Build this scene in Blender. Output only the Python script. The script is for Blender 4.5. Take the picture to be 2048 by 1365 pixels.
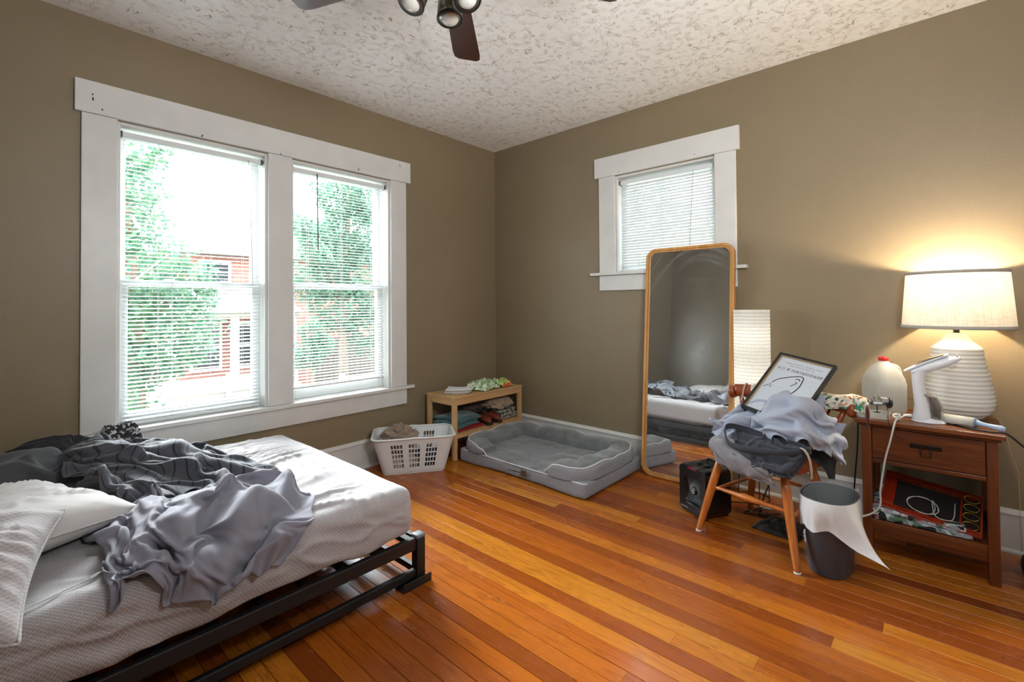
import bpy, bmesh, math, random, base64, zlib
import numpy as np
from mathutils import Matrix, Vector
from math import pi, sin, cos, radians

for _o in list(bpy.data.objects):
    bpy.data.objects.remove(_o, do_unlink=True)
SC = bpy.context.scene
COL = SC.collection

# ------------------------------------------------------------------ camera
cam_d = bpy.data.cameras.new('camera')
cam_d.sensor_fit = 'HORIZONTAL'
cam_d.sensor_width = 36.0
cam_d.lens = 947.09 / 2048 * 36.0
cam_d.shift_y = -(682.5 - 596.6) / 2048
cam_d.clip_start = 0.02
cam = bpy.data.objects.new('camera', cam_d)
COL.objects.link(cam)
_F = Vector((0.74165971, 0.67062332, 0.01432606))
_R = Vector((0.67075233, -0.74164467, -0.00738252))
_U = _R.cross(_F)
_m = Matrix((( _R.x, _U.x, -_F.x, -3.3131), (_R.y, _U.y, -_F.y, -3.2124), (_R.z, _U.z, -_F.z, 1.206), (0, 0, 0, 1)))
cam.matrix_world = _m
SC.camera = cam

# ------------------------------------------------------------------ world: bright overcast sky
world = bpy.data.worlds.new('overcast_sky')
SC.world = world
world.use_nodes = True
_nt = world.node_tree
_nt.nodes.clear()
_wo = _nt.nodes.new('ShaderNodeOutputWorld')
_bg = _nt.nodes.new('ShaderNodeBackground')
_tc = _nt.nodes.new('ShaderNodeTexCoord')
_sx = _nt.nodes.new('ShaderNodeSeparateXYZ')
_cr = _nt.nodes.new('ShaderNodeValToRGB')
_nt.links.new(_tc.outputs['Generated'], _sx.inputs[0])
_mr = _nt.nodes.new('ShaderNodeMapRange')
_mr.inputs['From Min'].default_value = -0.3
_mr.inputs['From Max'].default_value = 1.0
_nt.links.new(_sx.outputs['Z'], _mr.inputs['Value'])
_nt.links.new(_mr.outputs[0], _cr.inputs[0])
_cr.color_ramp.elements[0].position = 0.0
_cr.color_ramp.elements[0].color = (0.55, 0.60, 0.62, 1)
_cr.color_ramp.elements[1].position = 0.8
_cr.color_ramp.elements[1].color = (0.86, 0.93, 1.0, 1)
_nt.links.new(_cr.outputs[0], _bg.inputs['Color'])
_bg.inputs['Strength'].default_value = 18.0
_nt.links.new(_bg.outputs[0], _wo.inputs[0])

def area_light(name, loc, target, sx, sy, power, col=(1, 1, 1), portal=False, spread=180):
    d = bpy.data.lights.new(name, 'AREA')
    d.shape = 'RECTANGLE'
    d.size, d.size_y = sx, sy
    d.energy = power
    d.color = col
    d.spread = radians(spread)
    if portal:
        d.cycles.is_portal = True
    o = bpy.data.objects.new(name, d)
    COL.objects.link(o)
    o.location = loc
    o.rotation_euler = (Vector(target) - Vector(loc)).to_track_quat('-Z', 'Y').to_euler()
    return o

# daylight comes in through the window openings (portals only guide the sky's own light)
area_light('portal', (-2.49, 0.22, 1.37), (-2.49, -1, 1.37), 0.80, 1.66, 1, portal=True)
area_light('portal', (-1.58, 0.22, 1.37), (-1.58, -1, 1.37), 0.80, 1.66, 1, portal=True)
area_light('portal', (0.22, -1.71, 1.82), (-1, -1.71, 1.82), 0.80, 0.78, 1, portal=True)
# hazy bright part of the sky facing the double window: a very soft sun
_sd = bpy.data.lights.new('hazy_sun', 'SUN')
_sd.energy = 40.0
_sd.angle = radians(38)
_sd.color = (0.95, 0.98, 1.0)
_so = bpy.data.objects.new('hazy_sun', _sd)
COL.objects.link(_so)
_so.rotation_euler = Vector((-0.10, -1.0, -0.62)).to_track_quat('-Z', 'Y').to_euler()
# invented fill lamps behind the photographer, the last one bouncing off the ceiling
area_light('rear_fill_light', (-1.0, -3.86, 1.25), (-1.35, 0.0, 1.9), 1.6, 2.1, 3, (0.95, 0.97, 1.0))  # added fill, the rear wall has no opening here
area_light('side_fill_light', (-4.16, -2.3, 1.7), (0.0, -2.0, 1.7), 1.7, 1.5, 4, (0.88, 0.95, 1.0))  # added fill, no window is built in the left wall
area_light('ceiling_bounce_fill', (-2.5, -3.5, 1.85), (-1.7, -2.2, 2.7), 0.5, 0.5, 50, (0.93, 0.98, 1.0))  # added lamp thrown upward to brighten ceiling and room

SC.view_settings.view_transform = 'Standard'
SC.view_settings.look = 'None'
SC.view_settings.gamma = 1.0
SC.view_settings.use_curve_mapping = False
SC.view_settings.exposure = 0.0
SC.cycles.max_bounces = 8
SC.cycles.diffuse_bounces = 5
SC.cycles.glossy_bounces = 4
SC.cycles.transmission_bounces = 6
SC.cycles.transparent_max_bounces = 12
SC.cycles.sample_clamp_indirect = 6.0
SC.cycles.use_denoising = True

# ------------------------------------------------------------------ helpers
def lin(h):
    h = h.lstrip('#')
    c = [int(h[i:i + 2], 16) / 255 for i in (0, 2, 4)]
    return tuple(x / 12.92 if x <= 0.04045 else ((x + 0.055) / 1.055) ** 2.4 for x in c)

class N:
    """tiny node-graph helper"""
    def __init__(s, name):
        s.m = bpy.data.materials.new(name)
        s.m.use_nodes = True
        s.t = s.m.node_tree
        s.t.nodes.clear()
        s.out = s.t.nodes.new('ShaderNodeOutputMaterial')
        s.b = s.t.nodes.new('ShaderNodeBsdfPrincipled')
        s.t.links.new(s.b.outputs[0], s.out.inputs[0])
    def n(s, typ, **kw):
        x = s.t.nodes.new('ShaderNode' + typ)
        for k, v in kw.items():
            if k.startswith('_'):
                setattr(x, k[1:], v)
        for k, v in kw.items():
            if not k.startswith('_'):
                s.set(x, k, v)
        return x
    def set(s, x, k, v):
        i = int(k[1:]) if k[0] == 'i' and k[1:].isdigit() else k.replace('__', ' ')
        sock = x.inputs[i]
        if isinstance(v, bpy.types.NodeSocket):
            s.t.links.new(v, sock)
        elif hasattr(v, 'outputs'):
            s.t.links.new(v.outputs[0], sock)
        else:
            if sock.type == 'RGBA' and len(v) == 3:
                v = (*v, 1)
            sock.default_value = v
    def math(s, op, a, b=0.5, c=None):
        x = s.n('Math', _operation=op, i0=a, i1=b)
        if c is not None:
            s.set(x, 'i2', c)
        return x.outputs[0]
    def mix(s, f, a, b, mode='MIX'):
        x = s.t.nodes.new('ShaderNodeMix')
        x.data_type = 'RGBA'
        x.blend_type = mode
        s.set(x, 'i0', f); s.set(x, 'i6', a); s.set(x, 'i7', b)
        return x.outputs[2]
    def coord(s, kind='Object', scale=(1, 1, 1), rot=(0, 0, 0), loc=(0, 0, 0)):
        tc = s.n('TexCoord')
        mp = s.n('Mapping', Scale=scale, Rotation=rot, Location=loc)
        s.t.links.new(tc.outputs[kind], mp.inputs['Vector'])
        return mp.outputs[0]
    def noise(s, vec, scale=5, detail=4, rough=0.55, dist=0.0):
        return s.n('TexNoise', Vector=vec, Scale=scale, Detail=detail, Roughness=rough, Distortion=dist).outputs['Fac']
    def ramp(s, f, stops, interp='LINEAR'):
        x = s.n('ValToRGB', Fac=f)
        e = x.color_ramp.elements
        x.color_ramp.interpolation = interp
        while len(e) < len(stops):
            e.new(0.5)
        for k, (p, c) in enumerate(stops):
            e[k].position = p
            e[k].color = (*c, 1) if len(c) == 3 else c
        return x.outputs[0]
    def bump(s, h, strength=0.3, dist=0.01):
        x = s.n('Bump', Strength=strength, Distance=dist, Height=h)
        s.t.links.new(x.outputs[0], s.b.inputs['Normal'])
        return x
    def p(s, **kw):
        for k, v in kw.items():
            s.set(s.b, k, v)
        return s

def mat(name, col, rough=0.5, metal=0.0, var=0.0, vscale=8, bump=0.0, bscale=60, bdist=0.002, stretch=(1, 1, 1), sheen=0.0, **kw):
    g = N(name)
    col = lin(col) if isinstance(col, str) else col
    g.p(Roughness=rough, Metallic=metal)
    v = g.coord('Object', stretch)
    if var:
        f = g.noise(v, vscale, 4)
        dark = tuple(c * (1 - var) for c in col)
        lite = tuple(min(1, c * (1 + var)) for c in col)
        g.set(g.b, 'Base Color', g.ramp(f, [(0.3, dark), (0.7, lite)]))
    else:
        g.set(g.b, 'Base Color', col)
    if bump:
        g.bump(g.noise(v, bscale, 3), bump, bdist)
    if sheen:
        g.set(g.b, 'Sheen Weight', sheen)
    for k, val in kw.items():
        g.set(g.b, k.replace('_', ' '), val)
    return g.m

def wood(name, c1, c2, axis=1, rough=0.4, scale=1.0, coat=0.0, objrand=False):
    """grain runs along the given local axis"""
    g = N(name)
    sc = [26 * scale] * 3
    sc[axis] = 1.6 * scale
    v = g.coord('Object', tuple(sc))
    if objrand:
        oi = g.n('ObjectInfo')
        ad = g.n('VectorMath', _operation='ADD', i0=v)
        mul = g.math('MULTIPLY', oi.outputs['Random'], 97.0)
        g.t.links.new(mul, ad.inputs[1])
        v = ad.outputs[0]
    n1 = g.noise(v, 1.0, 6, 0.62, 1.2)
    n2 = g.noise(v, 4.5, 4, 0.6, 0.4)
    f = g.math('ADD', g.math('MULTIPLY', n1, 0.65), g.math('MULTIPLY', n2, 0.35))
    c1 = lin(c1) if isinstance(c1, str) else c1
    c2 = lin(c2) if isinstance(c2, str) else c2
    colr = g.ramp(f, [(0.36, c1), (0.62, c2)])
    g.p(Roughness=rough)
    g.set(g.b, 'Base Color', colr)
    if coat:
        g.set(g.b, 'Coat Weight', coat)
        g.set(g.b, 'Coat Roughness', 0.12)
    g.bump(n2, 0.08, 0.001)
    return g.m

# world matrices of empties, kept so parts can be written in world coordinates
WM = {}
def wm(o):
    if o is None:
        return Matrix.Identity(4)
    if o.name in WM:
        return WM[o.name]
    return Matrix.Identity(4)

def setwm(o, loc=(0, 0, 0), rz=0.0, parent=None, rot=None):
    r = Matrix.Rotation(rz, 4, 'Z') if rot is None else rot.to_4x4()
    WM[o.name] = wm(parent) @ Matrix.Translation(loc) @ r
    o.location = loc
    if rot is None:
        o.rotation_euler = (0, 0, rz)
    else:
        o.rotation_euler = rot.to_euler()

def props(o, label=None, cat=None, group=None, kind=None):
    if label: o['label'] = label
    if cat: o['category'] = cat
    if group: o['group'] = group
    if kind: o['kind'] = kind
    return o

def thing(name, label, cat, loc=(0, 0, 0), rz=0.0, group=None, rot=None):
    o = bpy.data.objects.new(name, None)
    o.empty_display_size = 0.05
    COL.objects.link(o)
    setwm(o, loc, rz, None, rot)
    return props(o, label, cat, group)

def struct(name, loc=(0, 0, 0)):
    o = bpy.data.objects.new(name, None)
    COL.objects.link(o)
    setwm(o, loc)
    o['kind'] = 'structure'
    return o

class MB:
    """collects shapes, then links them as ONE mesh object"""
    def __init__(s):
        s.v, s.f, s.sm, s.uv, s.mi = [], [], [], None, []
    def add(s, vs, fs, smooth=False, mi=0):
        o = len(s.v)
        s.v += [tuple(map(float, p)) for p in vs]
        s.f += [tuple(i + o for i in f) for f in fs]
        s.sm += [smooth] * len(fs)
        s.mi += [mi] * len(fs)
        return s
    def box(s, lo, hi, M=None, mi=0):
        x0, y0, z0 = lo; x1, y1, z1 = hi
        if x0 > x1: x0, x1 = x1, x0
        if y0 > y1: y0, y1 = y1, y0
        if z0 > z1: z0, z1 = z1, z0
        vs = [(x0, y0, z0), (x1, y0, z0), (x1, y1, z0), (x0, y1, z0), (x0, y0, z1), (x1, y0, z1), (x1, y1, z1), (x0, y1, z1)]
        if M is not None:
            vs = [tuple(M @ Vector(p)) for p in vs]
        return s.add(vs, [(0, 3, 2, 1), (4, 5, 6, 7), (0, 1, 5, 4), (1, 2, 6, 5), (2, 3, 7, 6), (3, 0, 4, 7)], False, mi)
    def lathe(s, prof, c=(0, 0, 0), n=32, M=None, smooth=True, sx=1.0, sy=1.0, caps=True, mi=0):
        """prof: (radius, z) from bottom to top"""
        vs, fs = [], []
        for r, z in prof:
            for k in range(n):
                a = 2 * pi * k / n
                vs.append(Vector((r * cos(a) * sx, r * sin(a) * sy, z)))
        m = len(prof)
        for i in range(m - 1):
            for k in range(n):
                k2 = (k + 1) % n
                fs.append((i * n + k, i * n + k2, (i + 1) * n + k2, (i + 1) * n + k))
        if caps:
            if prof[0][0] > 1e-6: fs.append(tuple(range(n - 1, -1, -1)))
            if prof[-1][0] > 1e-6: fs.append(tuple((m - 1) * n + k for k in range(n)))
        if M is not None: vs = [M @ p for p in vs]
        vs = [p + Vector(c) for p in vs]
        return s.add(vs, fs, smooth, mi)
    def rod(s, p0, p1, r0, r1=None, n=12, smooth=True, prof=None, mi=0):
        """straight rod; prof: list of (t, radius) overrides the taper"""
        p0, p1 = Vector(p0), Vector(p1)
        d = p1 - p0
        L = d.length
        q = d.to_track_quat('Z', 'Y').to_matrix()
        if prof is None:
            prof = [(0, r0), (1, r0 if r1 is None else r1)]
        return s.lathe([(r, t * L) for t, r in prof], p0, n, q.to_4x4(), smooth, mi=mi)
    def tube(s, pts, r, n=8, closed=False, smooth=True, flat=None, mi=0):
        """tube along a polyline; r is a number or a list; flat=(a,b) scales the section"""
        P = [Vector(p) for p in pts]
        m = len(P)
        T = []
        for i in range(m):
            a = P[(i - 1) % m] if closed or i > 0 else P[i]
            b = P[(i + 1) % m] if closed or i < m - 1 else P[i]
            t = (b - a)
            T.append(t.normalized() if t.length > 1e-9 else Vector((0, 0, 1)))
        up = Vector((0, 0, 1)) if abs(T[0].z) < 0.9 else Vector((1, 0, 0))
        nrm = (up - T[0] * up.dot(T[0])).normalized()
        vs, fs = [], []
        fa, fb = flat or (1, 1)
        for i in range(m):
            nrm = (nrm - T[i] * nrm.dot(T[i]))
            if nrm.length < 1e-6:
                nrm = T[i].orthogonal()
            nrm.normalize()
            bi = T[i].cross(nrm)
            ri = r[i] if isinstance(r, (list, tuple, np.ndarray)) else r
            for k in range(n):
                a = 2 * pi * k / n
                vs.append(P[i] + (bi * cos(a) * fa + nrm * sin(a) * fb) * ri)
        for i in range(m if closed else m - 1):
            j = (i + 1) % m
            for k in range(n):
                k2 = (k + 1) % n
                fs.append((i * n + k, i * n + k2, j * n + k2, j * n + k))
        if not closed:
            fs.append(tuple(range(n - 1, -1, -1)))
            fs.append(tuple((m - 1) * n + k for k in range(n)))
        return s.add(vs, fs, smooth, mi)
    def prism(s, poly, d, M=None, smooth=False, mi=0):
        """poly: 2D points (x, y) ccw, extruded 0..d along z"""
        n = len(poly)
        vs = [Vector((x, y, 0)) for x, y in poly] + [Vector((x, y, d)) for x, y in poly]
        fs = [tuple(range(n - 1, -1, -1)), tuple(range(n, 2 * n))]
        if M is not None: vs = [M @ p for p in vs]
        s.add(vs, fs, False, mi)
        o = len(s.v) - 2 * n
        s.f += [(o + k, o + (k + 1) % n, o + n + (k + 1) % n, o + n + k) for k in range(n)]
        s.sm += [smooth] * n
        s.mi += [mi] * n
        return s
    def grid(s, A, smooth=True, closed_u=False, closed_v=False, mi=0):
        """A: array (nu, nv, 3)"""
        A = np.asarray(A, float)
        nu, nv = A.shape[:2]
        fs = []
        for i in range(nu if closed_u else nu - 1):
            for j in range(nv if closed_v else nv - 1):
                i2, j2 = (i + 1) % nu, (j + 1) % nv
                fs.append((i * nv + j, i2 * nv + j, i2 * nv + j2, i * nv + j2))
        return s.add(A.reshape(-1, 3), fs, smooth, mi)
    def rbox(s, lo, hi, r, seg=3, M=None, div=None, smooth=True, mi=0):
        """rounded box; div=(nx,ny,nz) extra divisions"""
        lo, hi = np.array(lo, float), np.array(hi, float)
        lo, hi = np.minimum(lo, hi), np.maximum(lo, hi)
        r = min(r, (hi - lo).min() / 2 - 1e-5)
        div = div or (1, 1, 1)
        ax = []
        for k in range(3):
            e = [lo[k] + r * (1 - math.cos(pi / 2 * i / seg)) for i in range(seg)]
            m = list(np.linspace(lo[k] + r, hi[k] - r, div[k] + 1))
            ax.append(np.array(e + m + [lo[k] + hi[k] - x for x in e[::-1]]))
        vid, vs, fs = {}, [], []
        def vert(i, j, k):
            key = (i, j, k)
            if key not in vid:
                p = np.array([ax[0][i], ax[1][j], ax[2][k]])
                c = np.clip(p, lo + r, hi - r)
                d = p - c
                L = np.linalg.norm(d)
                if L > 1e-9:
                    nd = np.abs(d).max()
                    p = c + d / L * r
                vid[key] = len(vs)
                vs.append(p)
            return vid[key]
        n = [len(a) - 1 for a in ax]
        for i in range(n[0]):
            for j in range(n[1]):
                fs.append((vert(i, j, 0), vert(i, j + 1, 0), vert(i + 1, j + 1, 0), vert(i + 1, j, 0)))
                fs.append((vert(i, j, n[2]), vert(i + 1, j, n[2]), vert(i + 1, j + 1, n[2]), vert(i, j + 1, n[2])))
            for k in range(n[2]):
                fs.append((vert(i, 0, k), vert(i + 1, 0, k), vert(i + 1, 0, k + 1), vert(i, 0, k + 1)))
                fs.append((vert(i, n[1], k), vert(i, n[1], k + 1), vert(i + 1, n[1], k + 1), vert(i + 1, n[1], k)))
        for j in range(n[1]):
            for k in range(n[2]):
                fs.append((vert(0, j, k), vert(0, j, k + 1), vert(0, j + 1, k + 1), vert(0, j + 1, k)))
                fs.append((vert(n[0], j, k), vert(n[0], j + 1, k), vert(n[0], j + 1, k + 1), vert(n[0], j, k + 1)))
        if M is not None:
            vs = [tuple(M @ Vector(p)) for p in vs]
        return s.add(vs, fs, smooth, mi)
    def build(s, name, m, parent=None, world=False, bevel=0, seg=2, solid=0, subsurf=0, kind=None, label=None, auto=None, uvs=None):
        me = bpy.data.meshes.new(name)
        vs = s.v
        if world and parent is not None:
            inv = wm(parent).inverted()
            vs = [tuple(inv @ Vector(p)) for p in vs]
        me.from_pydata(vs, [], s.f)
        me.polygons.foreach_set('use_smooth', s.sm)
        ms = m if isinstance(m, (list, tuple)) else [m]
        for x in ms:
            me.materials.append(x)
        if len(ms) > 1:
            me.polygons.foreach_set('material_index', s.mi)
        if uvs is not None:
            ul = me.uv_layers.new(name='UVMap')
            li = np.zeros(len(me.loops), int)
            me.loops.foreach_get('vertex_index', li)
            ul.data.foreach_set('uv', np.asarray(uvs, float)[li].ravel())
        me.update()
        o = bpy.data.objects.new(name, me)
        COL.objects.link(o)
        if parent is not None:
            o.parent = parent
            WM[o.name] = wm(parent)
        if solid:
            md = o.modifiers.new('solid', 'SOLIDIFY'); md.thickness = solid; md.offset = 0
        if bevel:
            md = o.modifiers.new('bevel', 'BEVEL'); md.width = bevel; md.segments = seg; md.limit_method = 'ANGLE'; md.angle_limit = radians(40)
            md.harden_normals = False
        if subsurf:
            md = o.modifiers.new('sub', 'SUBSURF'); md.levels = subsurf; md.render_levels = subsurf
        if kind: o['kind'] = kind
        if label: o['label'] = label
        return o

def tag(o, label, cat, group=None):
    return props(o, label, cat, group)

def tri(lo, hi, name, m, parent, world=False, bevel=0.002, label=None):
    return MB().box(lo, hi).build(name, m, parent, world, bevel=bevel, label=label)

def spline(pts, n=8, closed=False):
    """catmull-rom through points"""
    P = [Vector(p) for p in pts]
    m = len(P)
    out = []
    for i in range(m if closed else m - 1):
        p0 = P[(i - 1) % m] if closed or i > 0 else P[i] * 2 - P[i + 1]
        p1 = P[i]; p2 = P[(i + 1) % m]
        p3 = P[(i + 2) % m] if closed or i < m - 2 else p2 * 2 - p1
        for k in range(n):
            t = k / n
            out.append(0.5 * ((2 * p1) + (p2 - p0) * t + (2 * p0 - 5 * p1 + 4 * p2 - p3) * t * t + (3 * p1 - p0 - 3 * p2 + p3) * t ** 3))
    if not closed:
        out.append(P[-1])
    return out

def rrect(w, h, r, n=6):
    """rounded rectangle outline centred at 0, ccw"""
    out = []
    for cx, cy, a0 in ((w / 2 - r, h / 2 - r, 0), (-w / 2 + r, h / 2 - r, 90), (-w / 2 + r, -h / 2 + r, 180), (w / 2 - r, -h / 2 + r, 270)):
        for k in range(n + 1):
            a = radians(a0 + 90 * k / n)
            out.append((cx + r * cos(a), cy + r * sin(a)))
    return out

def vnoise(p, seed=0):
    """value noise, p: (...,3) array -> (...) in -1..1"""
    p = np.asarray(p, float)
    i = np.floor(p).astype(np.int64)
    f = p - i
    f = f * f * (3 - 2 * f)
    def h(a, b, c):
        n = (a * 374761393 + b * 668265263 + c * 2147483647 + seed * 1274126177) & 0xffffffff
        n = ((n ^ (n >> 13)) * 1274126177) & 0xffffffff
        n = ((n ^ (n >> 16)) * 2246822519) & 0xffffffff
        return ((n ^ (n >> 15)) & 0xffff) / 32767.5 - 1
    r = 0
    for dx in (0, 1):
        for dy in (0, 1):
            for dz in (0, 1):
                w = (f[..., 0] if dx else 1 - f[..., 0]) * (f[..., 1] if dy else 1 - f[..., 1]) * (f[..., 2] if dz else 1 - f[..., 2])
                r = r + w * h(i[..., 0] + dx, i[..., 1] + dy, i[..., 2] + dz)
    return r

def fbm(p, seed=0, oct=3):
    a, r, t = 1.0, 0, 0
    p = np.asarray(p, float)
    for k in range(oct):
        r = r + a * vnoise(p * (2 ** k), seed + k)
        t += a
        a *= 0.5
    return r / t

# ------------------------------------------------------------------ setting materials
def wall_paint():
    g = N('wall_paint')
    v = g.coord('Object')
    f = g.noise(v, 1.3, 3)
    g.set(g.b, 'Base Color', g.ramp(f, [(0.3, lin('#82735b')), (0.7, lin('#887961'))]))
    g.p(Roughness=0.42)
    g.set(g.b, 'Specular IOR Level', 0.35)
    g.bump(g.noise(v, 160, 3, 0.6), 0.35, 0.0022)
    return g.m

def ceiling_paint():
    g = N('stomped_ceiling_texture')
    v = g.coord('Object')
    wob = g.n('TexNoise', Vector=v, Scale=9.0, Detail=2.0)
    vv = g.n('VectorMath', _operation='MULTIPLY_ADD', i0=wob.outputs['Color'], i1=(0.09, 0.09, 0.0), i2=v)
    hs = []
    for scale, seed, ang, rad in ((5.2, 0.0, 9.0, 34.0), (6.8, 37.0, 10.0, 40.0)):
        sh = g.n('VectorMath', _operation='ADD', i0=vv, i1=(seed, seed, 0.0))
        vo = g.n('TexVoronoi', _voronoi_dimensions='2D', Vector=sh, Scale=scale)
        df = g.n('VectorMath', _operation='SUBTRACT', i0=sh, i1=vo.outputs['Position'])
        sx = g.n('SeparateXYZ', i0=df)
        a = g.math('ARCTAN2', sx.outputs[1], sx.outputs[0])
        ln = g.n('VectorMath', _operation='LENGTH', i0=df).outputs['Value']
        cm = g.n('CombineXYZ', i0=g.math('MULTIPLY', a, ang), i1=g.math('MULTIPLY', ln, rad), i2=g.math('MULTIPLY', vo.outputs['Color'], 60.0))
        nz = g.n('TexNoise', Vector=cm, Scale=1.0, Detail=1.5, Distortion=0.6).outputs['Fac']
        ridge = g.math('SUBTRACT', 1.0, g.math('MULTIPLY', g.math('ABSOLUTE', g.math('SUBTRACT', nz, 0.5)), 30.0))
        fade = g.n('MapRange', Value=ln)
        fade.inputs['From Min'].default_value = 0.018
        fade.inputs['From Max'].default_value = 0.045
        hs.append(g.math('MULTIPLY', g.math('MAXIMUM', ridge, 0.0), fade.outputs[0]))
    h = g.math('MAXIMUM', hs[0], g.math('MULTIPLY', hs[1], 0.8))
    brk = g.noise(v, 24.0, 2)
    h = g.math('MULTIPLY', h, g.ramp(brk, [(0.455, (0, 0, 0)), (0.535, (1, 1, 1))]))
    tan = g.math('MULTIPLY', g.ramp(h, [(0.25, (0, 0, 0)), (0.8, (1, 1, 1))]), g.ramp(g.noise(v, 14, 2), [(0.40, (0.15, 0.15, 0.15)), (0.58, (1, 1, 1))]))
    g.set(g.b, 'Base Color', g.mix(tan, lin('#eeeeec'), lin('#94764c')))
    g.p(Roughness=0.85)
    g.bump(g.math('ADD', h, g.math('MULTIPLY', g.noise(v, 60, 3), 0.2)), 0.45, 0.006)
    return g.m

def plank_wood():
    g = N('varnished_pine_plank')
    oi = g.n('ObjectInfo')
    rnd = oi.outputs['Random']
    v0 = g.coord('Object', (13, 0.8, 13))
    ad = g.n('VectorMath', _operation='ADD', i0=v0)
    g.t.links.new(g.math('MULTIPLY', rnd, 173.0), ad.inputs[1])
    v = ad.outputs[0]
    cath = g.n('TexNoise', Vector=v, Scale=0.9, Detail=2.0, Distortion=0.8).outputs['Fac']
    rings = g.math('SINE', g.math('MULTIPLY', cath, 110.0))
    fine = g.noise(ad, 6.0, 4, 0.6)
    vst = g.coord('Object', (90, 1.6, 90))
    streak = g.noise(vst, 1.0, 3, 0.6)
    tone = g.ramp(rnd, [(0.0, lin('#7c3b10')), (0.16, lin('#934a13')), (0.40, lin('#a95917')), (0.66, lin('#b4651a')), (0.88, lin('#c27a22')), (1.0, lin('#c9892b'))])
    heart = g.ramp(g.noise(ad, 0.33, 2, 0.5, 0.6), [(0.54, (0, 0, 0)), (0.60, (1, 1, 1))])
    colr = g.mix(g.math('MULTIPLY', heart, 0.45), tone, lin('#8a3f10'))
    dark = g.math('MULTIPLY', g.ramp(rings, [(0.15, (0, 0, 0)), (0.95, (1, 1, 1))]), g.ramp(fine, [(0.3, (0.1, 0.1, 0.1)), (0.7, (0.5, 0.5, 0.5))]))
    colr = g.mix(dark, colr, lin('#6a2c0b'))
    colr = g.mix(g.math('MULTIPLY', g.ramp(streak, [(0.5, (0, 0, 0)), (0.75, (1, 1, 1))]), 0.35), colr, lin('#5b230a'))
    wv = g.n('TexCoord')
    geo = g.n('NewGeometry')
    blotch = g.noise(geo.outputs['Position'], 0.9, 3)
    colr = g.mix(g.math('MULTIPLY', g.ramp(blotch, [(0.35, (1, 1, 1)), (0.65, (0, 0, 0))]), 0.22), colr, lin('#7a3a10'))
    # paint drips and specks that lie on the boards
    sp = g.n('TexVoronoi', Vector=geo.outputs['Position'], Scale=6.5)
    spm = g.math('MULTIPLY', g.math('LESS_THAN', sp.outputs['Distance'], 0.020), g.math('GREATER_THAN', g.noise(geo.outputs['Position'], 3.1, 1), 0.53))
    colr = g.mix(g.math('MULTIPLY', spm, 0.85), colr, lin('#d8cfc0'))
    dk = g.n('TexVoronoi', Vector=geo.outputs['Position'], Scale=3.1)
    dkm = g.math('LESS_THAN', dk.outputs['Distance'], 0.012)
    colr = g.mix(g.math('MULTIPLY', dkm, 0.8), colr, lin('#1b1410'))
    scr = g.noise(g.n('Mapping', Vector=geo.outputs['Position'], Scale=(18, 3, 1), Rotation=(0, 0, 0.5)).outputs[0], 4.0, 5, 0.7)
    g.set(g.b, 'Base Color', colr)
    rough = g.ramp(g.math('ADD', g.math('MULTIPLY', g.noise(geo.outputs['Position'], 3.0, 4), 0.7), g.math('MULTIPLY', scr, 0.3)), [(0.35, (0.16,) * 3), (0.65, (0.32,) * 3)])
    g.set(g.b, 'Roughness', rough)
    g.set(g.b, 'Specular IOR Level', 0.42)
    g.bump(g.math('ADD', g.math('MULTIPLY', fine, 0.5), g.math('MULTIPLY', scr, 0.5)), 0.10, 0.002)
    return g.m

M_WALL = wall_paint()
M_CEIL = ceiling_paint()
M_PLANK = plank_wood()
M_SUB = mat('subfloor_dark', '#241307', 0.8)

def trim_paint():
    g = N('white_trim_paint')
    v = g.coord('Object')
    f = g.noise(v, 6, 5, 0.6)
    g.set(g.b, 'Base Color', g.ramp(f, [(0.3, lin('#cfcecb')), (0.7, lin('#d8d7d4'))]))
    g.p(Roughness=0.38)
    g.bump(g.noise(v, 45, 3), 0.12, 0.002)
    return g.m
M_TRIM = trim_paint()
M_SASH = mat('white_vinyl_sash', '#dfe3e4', 0.35)

def glass_mat(name, tint=(0.97, 0.99, 0.985), rough=0.0):
    g = N(name)
    fr = g.n('Fresnel', IOR=1.35)
    tr = g.n('BsdfTransparent', Color=tint)
    gl = g.n('BsdfGlossy', Color=(1, 1, 1), Roughness=rough)
    mx = g.n('MixShader', i0=g.math('MULTIPLY', fr, 0.8), i1=tr, i2=gl)
    g.t.links.new(mx.outputs[0], g.out.inputs[0])
    return g.m
M_PANE = glass_mat('window_pane_glass')

# ------------------------------------------------------------------ room shell
H = 2.70
XL, YB = -4.20, -3.90            # left wall, rear wall; the far corner is at the origin
T = 0.20

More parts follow.
